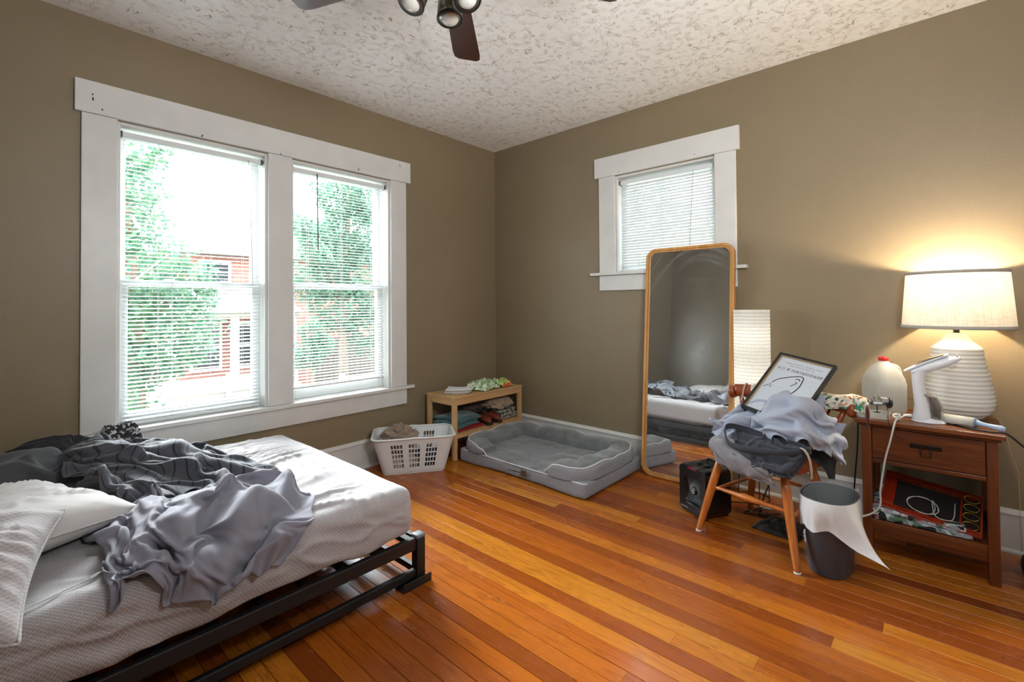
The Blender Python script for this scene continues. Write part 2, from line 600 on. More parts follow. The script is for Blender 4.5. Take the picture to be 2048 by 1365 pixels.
def wall_with_holes(name, along, a0, a1, holes, face, thick):
    """vertical wall; along 'x' or 'y'; holes [(b0,b1,z0,z1)]; inner face at `face`, outer at face+thick"""
    xs = sorted({a0, a1, *[h[0] for h in holes], *[h[1] for h in holes]})
    zs = sorted({0.0, H + 0.1, *[h[2] for h in holes], *[h[3] for h in holes]})
    b = MB()
    for i in range(len(xs) - 1):
        for k in range(len(zs) - 1):
            cx, cz = (xs[i] + xs[i + 1]) / 2, (zs[k] + zs[k + 1]) / 2
            if any(h[0] < cx < h[1] and h[2] < cz < h[3] for h in holes):
                continue
            if along == 'x':
                b.box((xs[i], face, zs[k]), (xs[i + 1], face + thick, zs[k + 1]))
            else:
                b.box((face, xs[i], zs[k]), (face + thick, xs[i + 1], zs[k + 1]))
    o = b.build(name, M_WALL)
    bm = bmesh.new(); bm.from_mesh(o.data)
    bmesh.ops.remove_doubles(bm, verts=bm.verts, dist=1e-5)
    cnt = {}
    for f in bm.faces:
        key = tuple(round(c, 4) for c in f.calc_center_median())
        cnt.setdefault(key, []).append(f)
    bmesh.ops.delete(bm, geom=[f for fs in cnt.values() if len(fs) > 1 for f in fs], context='FACES')
    bmesh.ops.recalc_face_normals(bm, faces=bm.faces)
    bm.to_mesh(o.data); bm.free()
    o['kind'] = 'structure'
    return o

W1 = (-2.865, -2.105, 0.560, 2.195)
W2 = (-1.960, -1.190, 0.560, 2.195)
W3 = (-2.095, -1.320, 1.445, 2.215)
wall_with_holes('wall_windows', 'x', XL - T, T, [W1, W2], 0.0, T)
wall_with_holes('wall_right', 'y', YB - T, 0.0, [W3], 0.0, T)
wall_with_holes('wall_left', 'y', YB - T, 0.0, [], XL - T, T)
wall_with_holes('wall_rear', 'x', XL - T, T, [], YB - T, T)
_c = MB().box((XL - T, YB - T, H), (T, T, H + 0.12)).build('ceiling', M_CEIL); _c['kind'] = 'structure'
floor = MB().box((XL - T, YB - T, -0.12), (T, T, -0.018)).build('floor', M_SUB); floor['kind'] = 'structure'
WM['floor'] = Matrix.Identity(4)
rng = random.Random(11)
PW = 0.0712
x = -1.829 + PW * 26
cols = []
while x > XL - 0.02:
    cols.append(x); x -= PW
for i, xc in enumerate(cols):
    y = 0.0 + rng.uniform(0.0, 1.2)
    while y > YB - 0.02:
        Lp = rng.uniform(1.1, 3.6)
        y0, y1 = max(YB - 0.05, y - Lp), min(0.02, y)
        if y1 - y0 > 0.05 and xc - PW < 0.02:
            cy = (y0 + y1) / 2
            g_ = 0.0007
            b = MB()
            x0_, x1_ = -PW / 2 + g_, PW / 2 - g_
            h0, h1 = y0 - cy + g_ * 0.6, y1 - cy - g_ * 0.6
            c_ = 0.0012
            prof = [(x0_, -0.018), (x1_, -0.018), (x1_, -c_), (x1_ - c_, 0.0), (x0_ + c_, 0.0), (x0_, -c_)]
            vs = [(a, h0, z) for a, z in prof] + [(a, h1, z) for a, z in prof]
            fs = [tuple(range(5, -1, -1))[::-1], tuple(range(11, 5, -1))] + [(k, 6 + k, 6 + (k + 1) % 6, (k + 1) % 6) for k in range(6)]
            b.add(vs, fs)
            o = b.build('plank', M_PLANK, floor)
            o.location = (xc - PW / 2, cy, rng.uniform(-0.0005, 0.0))
        y -= Lp

# baseboards: tall board, cap moulding and shoe
def baseboard(name, p0, p1, nx, ny):
    """p0,p1 along the wall; (nx,ny) points into the room"""
    s = struct(name)
    d = Vector((p1[0] - p0[0], p1[1] - p0[1], 0))
    def run(prof, nm):
        b = MB()
        n = len(prof)
        vs = [(p0[0] + nx * t, p0[1] + ny * t, z) for t, z in prof] + [(p1[0] + nx * t, p1[1] + ny * t, z) for t, z in prof]
        fs = [tuple(range(n)), tuple(range(2 * n - 1, n - 1, -1))] + [(k, n + k, n + (k + 1) % n, (k + 1) % n) for k in range(n)]
        b.add(vs, fs)
        o = b.build(nm, M_TRIM, s)
        bm = bmesh.new(); bm.from_mesh(o.data); bmesh.ops.recalc_face_normals(bm, faces=bm.faces); bm.to_mesh(o.data); bm.free()
    run([(0.0, 0.001), (0.016, 0.001), (0.016, 0.178), (0.0, 0.178)], 'board')
    run([(0.0, 0.178), (0.022, 0.178), (0.024, 0.186), (0.018, 0.196), (0.010, 0.206), (0.0, 0.206)], 'cap_moulding')
    run([(0.016, 0.0005), (0.032, 0.0005), (0.031, 0.010), (0.026, 0.017), (0.016, 0.019)], 'shoe_moulding')
baseboard('baseboard_windows', (XL, 0), (-0.016, 0), 0, -1)
baseboard('baseboard_right', (0, 0), (0, YB), -1, 0)
baseboard('baseboard_left', (XL, 0), (XL, YB), 1, 0)
baseboard('baseboard_rear', (XL, YB), (0, YB), 0, 1)

# window casings
def tb(lo, hi, name, p, bev=0.003):
    return MB().box(lo, hi).build(name, M_TRIM, p, bevel=bev)
t1 = struct('trim_1')
tb((-3.030, -0.026, 2.200), (-1.011, 0.0, 2.364), 'head_casing', t1)
tb((-3.004, -0.020, 0.566), (-2.862, 0.0, 2.199), 'side_casing', t1)
tb((-2.108, -0.020, 0.566), (-1.957, 0.0, 2.199), 'centre_casing', t1)
tb((-1.193, -0.020, 0.566), (-1.050, 0.0, 2.199), 'side_casing', t1)
tb((-3.060, -0.042, 0.540), (-0.988, 0.0, 0.565), 'stool', t1, 0.004)
tb((-3.004, -0.020, 0.420), (-1.050, 0.0, 0.539), 'apron', t1)
t2 = struct('trim_2')
tb((-0.026, -2.250, 2.220), (0.0, -1.147, 2.378), 'head_casing', t2)
tb((-0.020, -1.325, 1.457), (0.0, -1.184, 2.219), 'side_casing', t2)
tb((-0.020, -2.226, 1.457), (0.0, -2.090, 2.219), 'side_casing', t2)
tb((-0.052, -2.292, 1.434), (0.0, -1.113, 1.456), 'stool', t2, 0.004)
tb((-0.020, -2.226, 1.314), (0.0, -1.184, 1.433), 'apron', t2)
# small nail holes left in the head casings
_nh = mat('nail_hole_dark', '#26211d', 0.9)
for parent, pts in ((t1, [(-2.963, 2.295), (-2.962, 2.276), (-2.961, 2.268), (-2.925, 2.228), (-2.482, 2.205), (-2.478, 2.212), (-2.035, 2.206), (-1.475, 2.222), (-1.478, 2.215), (-1.115, 2.332), (-1.112, 2.318)]),):
    for (a, z) in pts:
        MB().box((a - 0.003, -0.0268, z - 0.004), (a + 0.003, -0.0262, z + 0.004)).build('nail_hole', _nh, parent)
for (a, z) in [(-1.375, 2.240), (-1.96, 2.244)]:
    MB().box((-0.0268, a - 0.003, z - 0.003), (-0.0262, a + 0.003, z + 0.003)).build('nail_hole', _nh, t2)

def window_unit(name, hole, M, w, zmeet, small=False):
    """built in local coords: x 0..w along the wall, y outward from the room, z up; M places it"""
    s = struct(name)
    z0, z1 = hole
    def P(lo, hi, nm, m=M_SASH, bev=0.003):
        o = MB().box(lo, hi, M).build(nm, m, s, bevel=bev)
        return o
    jt = 0.018
    P((0, 0.001, z0), (jt, T, z1), 'jamb', M_TRIM)
    P((w - jt, 0.001, z0), (w, T, z1), 'jamb', M_TRIM)
    P((jt, 0.001, z1 - jt), (w - jt, T, z1), 'head_jamb', M_TRIM)
    P((jt, 0.001, z0), (w - jt, T + 0.03, z0 + 0.006), 'sill', M_TRIM)
    def sash(nm, y, a, b, rail_t, rail_b, st):
        fr = MB()
        fr.box((jt, y, a), (jt + st, y + 0.035, b), M).box((w - jt - st, y, a), (w - jt, y + 0.035, b), M)
        fr.box((jt + st, y, a), (w - jt - st, y + 0.035, a + rail_b), M).box((jt + st, y, b - rail_t), (w - jt - st, y + 0.035, b), M)
        so = fr.build(nm, M_SASH, s, bevel=0.003)
        MB().box((jt + st, y + 0.015, a + rail_b), (w - jt - st, y + 0.019, b - rail_t), M).build('pane', M_PANE, so)
    if small:
        sash('sash', 0.085, z0 + 0.008, z1 - jt, 0.045, 0.05, 0.042)
    else:
        sash('lower_sash', 0.085, z0 + 0.008, zmeet + 0.018, 0.034, 0.062, 0.046)
        sash('upper_sash', 0.125, zmeet - 0.018, z1 - jt, 0.040, 0.034, 0.040)
        MB().box((w * 0.3, 0.078, zmeet + 0.018), (w * 0.3 + 0.05, 0.1, zmeet + 0.026), M).box((w * 0.68, 0.078, zmeet + 0.018), (w * 0.68 + 0.05, 0.1, zmeet + 0.026), M).build('sash_lock', M_SASH, s, bevel=0.002)
    return s
window_unit('window_1', (0.560, 2.195), Matrix.Translation((W1[0], 0, 0)), W1[1] - W1[0], 1.342)
window_unit('window_2', (0.560, 2.195), Matrix.Translation((W2[0], 0, 0)), W2[1] - W2[0], 1.352)
MRW = Matrix.Translation((0, W3[1], 0)) @ Matrix.Rotation(-pi / 2, 4, 'Z')
window_unit('window_3', (1.445, 2.215), MRW, W3[1] - W3[0], 0, small=True)

# ------------------------------------------------------------------ outside
def foliage_mat(name, c1, c2):
    g = N(name)
    oi = g.n('NewGeometry')
    f = g.noise(oi.outputs['Position'], 1.4, 3)
    r = oi.outputs['Random Per Island']
    c = g.mix(r, lin(c1), lin(c2))
    c = g.mix(g.math('MULTIPLY', f, 0.5), c, lin('#345744'))
    g.set(g.b, 'Base Color', c)
    g.p(Roughness=0.6)
    tl = g.n('BsdfTranslucent', Color=c)
    mx = g.n('MixShader', i0=0.4, i1=g.b, i2=tl)
    g.t.links.new(mx.outputs[0], g.out.inputs[0])
    return g.m
M_BARK = mat('tree_bark', '#6a5a4a', 0.9, var=0.3, bump=0.4, bscale=20, bdist=0.02)

def tree(label, base, blobs, n, leaf, m, seed, trunk):
    t = thing('tree', label, 'tree', base)
    R = np.random.default_rng(seed)
    blobs = np.array(blobs, float)
    wts = blobs[:, 3] ** 2; wts /= wts.sum()
    idx = R.choice(len(blobs), n, p=wts)
    d = R.normal(size=(n, 3)); d /= np.linalg.norm(d, axis=1)[:, None]
    rad = R.uniform(0.35, 1.0, n) ** 0.5
    clump = 0.8 + 0.35 * vnoise(d * 3 + idx[:, None] * 7.3)
    c = blobs[idx, :3] + d * (blobs[idx, 3] * rad * clump)[:, None]
    a = R.normal(size=(n, 3)); a /= np.linalg.norm(a, axis=1)[:, None]
    b = np.cross(a, R.normal(size=(n, 3))); b /= np.linalg.norm(b, axis=1)[:, None]
    s = leaf * R.uniform(0.6, 1.3, n)[:, None]
    v = np.stack([c - a * s, c + b * s * 0.45 - a * s * 0.1, c + a * s, c - b * s * 0.45 - a * s * 0.1], 1).reshape(-1, 3) - np.array(base)
    f = np.arange(n * 4).reshape(n, 4)
    me = bpy.data.meshes.new('foliage')
    me.from_pydata(v.tolist(), [], f.tolist())
    me.materials.append(m)
    o = bpy.data.objects.new('foliage', me); COL.objects.link(o); o.parent = t; o['kind'] = 'stuff'
    tr = MB()
    for pts, r in trunk:
        tr.tube([tuple(np.array(p) - np.array(base)) for p in pts], list(np.linspace(r, r * 0.4, len(pts))), 8)
    tr.build('trunk', M_BARK, t)
    return t
FM1 = foliage_mat('leaves_fresh', '#4d7048', '#3f6456')
FM2 = foliage_mat('leaves_blue_green', '#527258', '#3a6453')
tree('leafy green tree outside the left part of the left window', (-1.9, 5.2, -1.0),
     [(-2.2, 5.2, 2.7, 0.8), (-2.1, 5.0, 1.6, 0.9), (-1.7, 5.2, 1.0, 0.95), (-2.3, 5.1, 0.4, 0.9), (-1.3, 5.3, 1.55, 0.6), (-1.9, 5.3, 3.5, 0.55), (-1.5, 5.3, 0.55, 0.6), (-2.9, 5.4, 2.2, 0.9)], 11000, 0.055, FM1, 3,
     [([(-1.9, 5.2, -1.0), (-1.92, 5.2, 0.6), (-2.0, 5.2, 2.2), (-2.1, 5.2, 3.2)], 0.13), ([(-1.92, 5.2, 0.7), (-1.6, 5.2, 1.2), (-1.3, 5.2, 1.8)], 0.05)])
tree('tall leafy tree outside behind the middle window', (1.95, 6.6, -1.0),
     [(1.9, 6.6, 3.6, 0.75), (2.3, 6.6, 3.0, 0.9), (1.6, 6.6, 2.5, 0.8), (2.4, 6.6, 1.9, 0.9), (1.3, 6.7, 1.7, 0.6), (2.7, 6.8, 3.7, 0.8), (1.9, 6.6, 1.2, 0.8), (2.5, 6.6, 0.7, 0.7), (1.1, 6.8, 2.9, 0.35)], 12000, 0.060, FM2, 5,
     [([(1.95, 6.6, -1.0), (1.97, 6.6, 0.8), (2.05, 6.6, 2.6), (2.1, 6.6, 3.8)], 0.12), ([(2.0, 6.6, 1.2), (1.5, 6.6, 1.8), (1.2, 6.7, 2.6)], 0.045)])
tree('pale bush by the porch railing outside the middle window', (0.62, 5.2, -1.0),
     [(0.6, 5.2, 0.75, 0.30), (0.5, 5.2, 0.3, 0.32), (0.75, 5.2, 0.5, 0.3)], 2500, 0.035, FM2, 8, [([(0.62, 5.2, -1.0), (0.62, 5.2, 0.5)], 0.04)])
tree('dense green tree outside the small window above the mirror', (3.4, -0.6, -1.0),
     [(3.4, -0.8, 1.8, 0.9), (3.4, 0.2, 2.3, 0.9), (3.6, -1.8, 1.6, 0.9)], 3500, 0.07, FM1, 9, [([(3.4, -0.6, -1.0), (3.4, -0.5, 1.6)], 0.1)])

def brick_mat():
    g = N('pale_red_brick')
    v = g.coord('Object')
    sx = g.n('SeparateXYZ', i0=v)
    cv = g.n('CombineXYZ', i0=g.math('ADD', sx.outputs[0], sx.outputs[1]), i1=sx.outputs[2])
    br = g.n('TexBrick', Vector=cv, Color1=lin('#8c5245'), Color2=lin('#7a4239'), Mortar=lin('#978c82'), Scale=4.6)
    br.inputs['Mortar Size'].default_value = 0.012
    g.set(g.b, 'Base Color', br.outputs['Color'])
    g.p(Roughness=0.9)
    return g.m
M_BRICK = brick_mat()
M_SIDING = mat('pale_siding', '#9a958c', 0.8, var=0.08)
M_ROOF = mat('grey_shingle_roof', '#6a6866', 0.9, var=0.2, bump=0.3, bscale=30)
M_OUTTRIM = mat('outdoor_white_paint', '#b5b5b0', 0.6)
M_OUTDARK = mat('dark_window_glass', '#2a2d30', 0.15)
gz = -1.0
hs = thing('house', 'neighbouring brick house with a covered porch outside the left window', 'house', (1.0, 10.5, gz))
MB().box((-0.3, 10.2, gz), (5.2, 15, 2.55)).build('wall', M_BRICK, hs, True)
MB().prism([(-0.7, 0), (5.6, 0), (5.6, 0.12), (2.4, 1.5), (-0.7, 0.12)], 5.4, Matrix.Translation((0, 15.3, 2.5)) @ Matrix.Rotation(pi / 2, 4, 'X')).build('roof', M_ROOF, hs, True)
pr_ = MB().box((-0.9, 8.2, 0.98), (1.75, 10.2, 1.08)).prism([(8.05, 1.08), (10.2, 1.08), (10.2, 1.75)], 2.65, Matrix(((0, 0, 1, -0.9), (1, 0, 0, 0), (0, 1, 0, 0), (0, 0, 0, 1))))
pr_.build('porch_roof', M_SIDING, hs, True)
for px_ in (-0.8, 0.35, 1.6):
    MB().box((px_ - 0.07, 8.3, gz), (px_ + 0.07, 8.44, 0.98)).build('porch_post', M_OUTTRIM, hs, True)
MB().box((-0.9, 8.2, gz), (1.75, 10.2, -0.62)).build('porch_deck', M_SIDING, hs, True)
for (a, b, c, d) in ((0.0, 0.55, -0.3, 0.75), (0.95, 1.45, -0.3, 0.75), (0.2, 0.75, 1.35 + 0.5, 2.3)):
    wf = MB().box((a - 0.07, 10.14, c - 0.07), (b + 0.07, 10.2, d + 0.07)).build('window', M_OUTTRIM, hs, True)
    MB().box((a, 10.12, c), (b, 10.15, d)).build('pane', M_OUTDARK, wf, True)
    MB().box((a, 10.10, (c + d) / 2 - 0.02), (b, 10.13, (c + d) / 2 + 0.02)).build('meeting_rail', M_OUTTRIM, wf, True)
# white porch railings with square balusters
def railing(label, x0, x1, y, z0, z1, step):
    r = thing('porch_railing', label, 'railing', (x0, y, z0))
    MB().box((x0, y - 0.03, z1 - 0.05), (x1, y + 0.03, z1)).build('top_rail', M_OUTTRIM, r, True)
    MB().box((x0, y - 0.02, z0 + 0.06), (x1, y + 0.02, z0 + 0.10)).build('bottom_rail', M_OUTTRIM, r, True)
    k = x0
    while k < x1:
        MB().box((k, y - 0.017, z0 + 0.1), (k + 0.035, y + 0.017, z1 - 0.05)).build('baluster', M_OUTTRIM, r, True)
        k += step
    for q in (x0, (x0 + x1) / 2, x1):
        MB().box((q - 0.045, y - 0.045, z0 - 0.3), (q + 0.045, y + 0.045, z1 + 0.08)).build('post', M_OUTTRIM, r, True)
railing('white baluster railing along the neighbouring porch', -1.25, 1.55, 8.1, -0.66, -0.28, 0.09)
railing('white railing outside the middle window in front of the dark fence', 1.4, 3.0, 5.6, -0.75, -0.22, 0.10)
fe = thing('garden_fence', 'weathered board fence outside the middle window', 'fence', (2.2, 7.9, gz))
_mf = mat('weathered_fence', '#4a423b', 0.9, var=0.2, stretch=(1, 1, 0.2))
k = 1.85
while k < 4.2:
    MB().box((k, 7.9, gz), (k + 0.13, 7.93, 0.42)).build('board', _mf, fe, True)
    k += 0.142
_g = MB().box((-14, T + 0.3, gz - 0.1), (18, 30, gz)).box((T + 0.3, -14, gz - 0.1), (18, T + 0.3, gz)).build('ground', mat('lawn_and_pavement', '#5f6a50', 0.95, var=0.25, vscale=0.6))
_g['kind'] = 'structure'
wr = MB().tube(spline([(0.74, 10.0, 3.02), (0.726, 9.85, 3.101), (-0.248, 7.8, 2.663), (-1.393, 5.5, 2.068), (-2.172, 3.2, 1.59), (-2.60, 1.4, 1.38), (-2.94, 0.195, 1.27)], 8), 0.009, 6).build('utility_cable', mat('grey_cable_outdoor', '#6d7275', 0.7))
tag(wr, 'grey overhead service cable seen through the left window', 'cable')

# ------------------------------------------------------------------ blinds
def slat_mat():
    g = N('white_vinyl_slat')
    g.p(Roughness=0.4)
    g.set(g.b, 'Base Color', lin('#e6e8ea'))
    tl = g.n('BsdfTranslucent', Color=lin('#e8ece8'))
    mx = g.n('MixShader', i0=0.14, i1=g.b, i2=tl)
    g.t.links.new(mx.outputs[0], g.out.inputs[0])
    return g.m
M_SLAT = slat_mat()
M_CORD = mat('white_cord', '#d9d9d6', 0.7)
M_DARKW = mat('dark_wand_grey', '#3c3a3a', 0.4)  # one even dark grey for tilt wand and end brackets

def blind(label, M, w, ztop, zbot, pitch, tilt, ladders, group, depth=0.024, y0=0.048, wand=None, cord=None, seed=1):
    """M maps local (x along wall, y outward, z) to world"""
    rg = random.Random(seed)
    t = thing('window_blind', label, 'blind', tuple(M @ Vector((w / 2, y0, zbot))), 0, group)
    def add(mb, nm, m, bev=0.0, parent=None, world=True):
        return mb.build(nm, m, parent or t, True, bevel=bev)
    g_ = 0.012
    hr = MB().box((g_, y0 - 0.016, ztop - 0.028), (w - g_, y0 + 0.016, ztop), M)
    add(hr, 'headrail', M_SASH, 0.002)
    add(MB().box((g_ - 0.006, y0 - 0.019, ztop - 0.030), (g_, y0 + 0.018, ztop + 0.003), M), 'end_bracket', M_DARKW, 0.001)
    add(MB().box((w - g_, y0 - 0.019, ztop - 0.030), (w - g_ + 0.006, y0 + 0.018, ztop + 0.003), M), 'end_bracket', M_DARKW, 0.001)
    br = MB().rbox((g_ + 0.004, y0 - 0.013, zbot), (w - g_ - 0.004, y0 + 0.013, zbot + 0.017), 0.006, 2, M)
    add(br, 'bottom_rail', M_SASH)
    # one slat mesh shared by all
    ws = w - 2 * g_ - 0.008
    sec = []
    for k in range(5):
        a = (k / 4 - 0.5) * 2
        sec.append((a * depth / 2, 0.0022 * (1 - a * a)))
    vs, fs = [], []
    th = 0.0005
    for xx in (0, ws):
        for (yy, zz) in sec: vs.append((xx, yy, zz))
        for (yy, zz) in sec: vs.append((xx, yy, zz - th))
    for k in range(4):
        fs.append((k, 10 + k, 11 + k, k + 1))
        fs.append((5 + k, 6 + k, 16 + k, 15 + k))
    fs += [(0, 5, 15, 10), (4, 14, 19, 9), (0, 1, 2, 3, 4, 9, 8, 7, 6, 5), (10, 15, 16, 17, 18, 19, 14, 13, 12, 11)]
    me = bpy.data.meshes.new('slat')
    me.from_pydata(vs, [], fs)
    me.materials.append(M_SLAT)
    inv = wm(t).inverted()
    z = ztop - 0.045
    k = 0
    while z > zbot + 0.028:
        o = bpy.data.objects.new('slat', me)
        COL.objects.link(o)
        o.parent = t
        tl = tilt + rg.uniform(-1.2, 1.2)
        skew = rg.uniform(-0.12, 0.12)
        o.matrix_local = inv @ M @ Matrix.Translation((g_ + 0.004, y0, z)) @ Matrix.Rotation(radians(skew), 4, 'Y') @ Matrix.Rotation(radians(tl), 4, 'X')
        z -= pitch
        k += 1
    for lx in ladders:
        c = MB()
        for yy in (-depth / 2 - 0.001, depth / 2 + 0.001):
            c.tube([M @ Vector((lx * w, y0 + yy, ztop - 0.03)), M @ Vector((lx * w, y0 + yy, zbot + 0.01))], 0.0007, 5)
        c.tube([M @ Vector((lx * w + 0.004, y0, ztop - 0.03)), M @ Vector((lx * w + 0.004, y0, zbot + 0.01))], 0.0007, 5)
        add(c, 'ladder_cord', M_CORD)
    if wand:
        wx, zl = wand
        add(MB().tube([M @ Vector((wx * w, y0 - 0.03, ztop - 0.02)), M @ Vector((wx * w + 0.004, y0 - 0.034, zl))], 0.0038, 8), 'tilt_wand', M_DARKW)
    if cord:
        cx_, zl, sl = cord
        add(MB().tube(spline([M @ Vector((cx_ * w, y0 - 0.02, ztop - 0.02)), M @ Vector((cx_ * w + sl * 0.5, y0 - 0.03, (ztop + zl) / 2)), M @ Vector((cx_ * w + sl, y0 - 0.03, zl))], 6), 0.0016, 6), 'pull_cord', mat('tan_cord', '#a09a8c', 0.8))
    return t
blind('white mini blind, slats open, filling the left window down to its sill', Matrix.Translation((W1[0] + 0.018, 0, 0)), W1[1] - W1[0] - 0.036, 2.155, 0.570, 0.0222, 12, (0.24, 0.33, 0.60, 0.84), 'open mini blinds of the double window', cord=(0.88, 1.35, 0.02), seed=4)
blind('white mini blind, slats open, with a dark tilt wand, in the middle window', Matrix.Translation((W2[0] + 0.018, 0, 0)), W2[1] - W2[0] - 0.036, 2.155, 0.640, 0.0212, 11, (0.16, 0.5, 0.84), 'open mini blinds of the double window', wand=(0.235, 1.60), seed=5)
blind('closed white mini blind in the small window above the mirror', MRW @ Matrix.Translation((0.018, 0, 0)), W3[1] - W3[0] - 0.036, 2.175, 1.462, 0.0215, 66, (0.22, 0.48, 0.75), None, cord=(0.80, 1.50, -0.03), seed=6)

# ------------------------------------------------------------------ bed
M_BLACK = mat('black_powder_coat', '#0c0d10', 0.5, bump=0.1, bscale=200, bdist=0.0005)
M_BLKPL = mat('black_plastic', '#1a1b1e', 0.38)

def lattice_sheet(name, base, line, pitch, vein=0.20):
    g = N(name)
    v = g.coord('Object')
    sx = g.n('SeparateXYZ', i0=v)
    yz = g.math('ADD', sx.outputs[1], sx.outputs[2])
    def lines(c):
        fr = g.math('FRACT', g.math('MULTIPLY', c, 1 / pitch))
        return g.math('GREATER_THAN', g.math('ABSOLUTE', g.math('SUBTRACT', fr, 0.5)), 0.5 - vein / 2)
    a = lines(g.math('ADD', sx.outputs[0], yz))
    b = lines(g.math('SUBTRACT', sx.outputs[0], yz))
    m = g.math('MAXIMUM', a, b)
    brk = g.noise(v, 220, 1)
    m = g.math('MULTIPLY', m, g.ramp(brk, [(0.35, (0.35,) * 3), (0.6, (1,) * 3)]))
    g.set(g.b, 'Base Color', g.mix(m, lin(base), lin(line)))
    g.p(Roughness=0.75)
    g.set(g.b, 'Sheen Weight', 0.25)
    g.bump(g.noise(v, 500, 2), 0.15, 0.0006)
    return g.m
M_SHEET = lattice_sheet('grey_lattice_print_cotton', '#958f92', '#bebbbc', 0.0125)
M_SHAM = lattice_sheet('grey_lattice_print_sham', '#9f9799', '#c4bfc0', 0.017, 0.14)
M_PILLOW = mat('light_grey_pillowcase', '#c7c3c2', 0.8, bump=0.12, bscale=400, bdist=0.0006, sheen=0.2)

bed = thing('metal_bed', 'low black metal bed frame under the mattress by the double window', 'bed', (-3.0, -0.85, 0))
BX0, BX1, BY0, BY1 = -3.98, -2.045, -1.503, -0.18
for (px_, py_) in ((BX1, BY0), (BX1, BY1), (BX0, BY0), (BX0, BY1)):
    p = MB().rbox((px_ - 0.022, py_ - 0.022, 0.002), (px_ + 0.022, py_ + 0.022, 0.196), 0.006, 2).build('corner_post', M_BLACK, bed, True)
    MB().rbox((px_ - 0.024, py_ - 0.024, 0.194), (px_ + 0.024, py_ + 0.024, 0.212), 0.009, 3).build('post_cap', mat('grey_plastic_cap', '#6b7078', 0.5), p, True, label='grey plastic post cap')
    sx_ = 1 if px_ == BX1 else -1
    b = MB().box((px_ - 0.10 * sx_, py_ - 0.028, 0.0005), (px_ + 0.045 * sx_, py_ + 0.028, 0.006))
    b.box((px_ - 0.10 * sx_, py_ - 0.034, 0.0005), (px_ + 0.045 * sx_, py_ - 0.028, 0.036)).box((px_ - 0.10 * sx_, py_ + 0.028, 0.0005), (px_ + 0.045 * sx_, py_ + 0.034, 0.036))
    b.build('floor_bracket', M_BLKPL, bed, True, bevel=0.002)
for yy in (BY0, BY1):
    MB().box((BX0 + 0.02, yy - 0.013, 0.148), (BX1 - 0.02, yy + 0.013, 0.200)).build('side_rail', M_BLACK, bed, True, bevel=0.004)
    MB().box((BX0 + 0.02, yy - 0.012, 0.030), (BX1 - 0.02, yy + 0.012, 0.066)).build('lower_side_rail', M_BLACK, bed, True, bevel=0.004)
for xx in (BX0, BX1 - 0.0):
    MB().box((xx - 0.012, BY0 + 0.02, 0.150), (xx + 0.012, BY1 - 0.02, 0.196)).build('end_rail', M_BLACK, bed, True, bevel=0.004)
    MB().box((xx - 0.012, BY0 + 0.02, 0.034), (xx + 0.012, BY1 - 0.02, 0.064)).build('lower_end_rail', M_BLACK, bed, True, bevel=0.004)
for k in range(13):
    xx = BX0 + 0.12 + k * 0.148
    MB().box((xx - 0.014, BY0 + 0.013, 0.172), (xx + 0.014, BY1 - 0.013, 0.194)).build('cross_slat', M_BLACK, bed, True)
MB().box((BX0 + 0.02, -0.86, 0.150), (BX1 - 0.02, -0.83, 0.172)).build('centre_rail', M_BLACK, bed, True)
for xx in (-3.5, -3.0, -2.5):
    MB().rod((xx, -0.845, 0.002), (xx, -0.845, 0.15), 0.014, 0.014, 10).build('centre_leg', M_BLACK, bed, True)

# mattress: fitted sheet pulled over a rounded block, wrinkled
mt = MB().rbox((-3.97, -1.515, 0.204), (-2.068, -0.165, 0.425), 0.055, 5, div=(210, 150, 14))
P_ = np.array(mt.v)
topw = np.clip((P_[:, 2] - 0.34) / 0.06, 0, 1)
xx, yy = P_[:, 0], P_[:, 1]
# folds run roughly lengthwise and fan out from the foot corners
ang = 0.16 * np.sin(yy * 3.1 + 0.7) + 0.10
u_ = xx * np.cos(ang) + yy * np.sin(ang)
w_ = -xx * np.sin(ang) + yy * np.cos(ang)
n1 = fbm(np.stack([u_ * 1.8, w_ * 17 + 1.2 * vnoise(np.stack([xx * 4, yy * 4, xx * 0], -1), 9), xx * 0 + 3], -1), 21, 3)
ridge = (1 - np.abs(n1) * 2.2).clip(0, 1) ** 2
n2 = fbm(np.stack([xx * 3, yy * 3, xx * 0], -1), 5, 2)
env = (0.35 + 0.65 * np.clip(n2 + 0.5, 0, 1)) * np.clip((-2.10 - xx) / 0.18, 0.05, 1)
cx_ = np.hypot(xx + 2.55, yy + 1.05)
env = env * (0.6 + 0.9 * np.exp(-(cx_ / 0.5) ** 2))
# small cross crinkles
n3 = fbm(np.stack([xx * 26, yy * 6, xx * 0 + 9], -1), 31, 2)
cr = (1 - np.abs(n3) * 2.4).clip(0, 1) ** 2 * np.exp(-((xx + 2.28) / 0.14) ** 2) * np.clip((-0.35 - yy) * 3, 0, 1)
P_[:, 2] += topw * (0.024 * ridge * env + 0.008 * cr + 0.006 * n2)
# side: shallow diagonal drag lines, wavy hem
side = np.clip((-1.47 - yy) / 0.03, 0, 1) * np.clip((0.42 - P_[:, 2]) / 0.05, 0, 1)
n4 = fbm(np.stack([(xx * 0.8 + P_[:, 2] * 1.9) * 7, (P_[:, 2] - xx * 0.35) * 7, xx * 0], -1), 41, 2)
P_[:, 1] -= side * (0.012 * (1 - np.abs(n4) * 2).clip(0, 1) ** 2 + 0.005 * n4 - 0.004)
low = np.clip((0.235 - P_[:, 2]) / 0.03, 0, 1)
P_[:, 2] += low * (0.010 * np.sin(xx * 9) + 0.008 * np.sin(xx * 23 + 1) + 0.012) * (yy < -1.3)
mt.v = [tuple(p) for p in P_]
ma = mt.build('mattress', M_SHEET)
tag(ma, 'mattress in a wrinkled light grey lattice print fitted sheet', 'mattress')

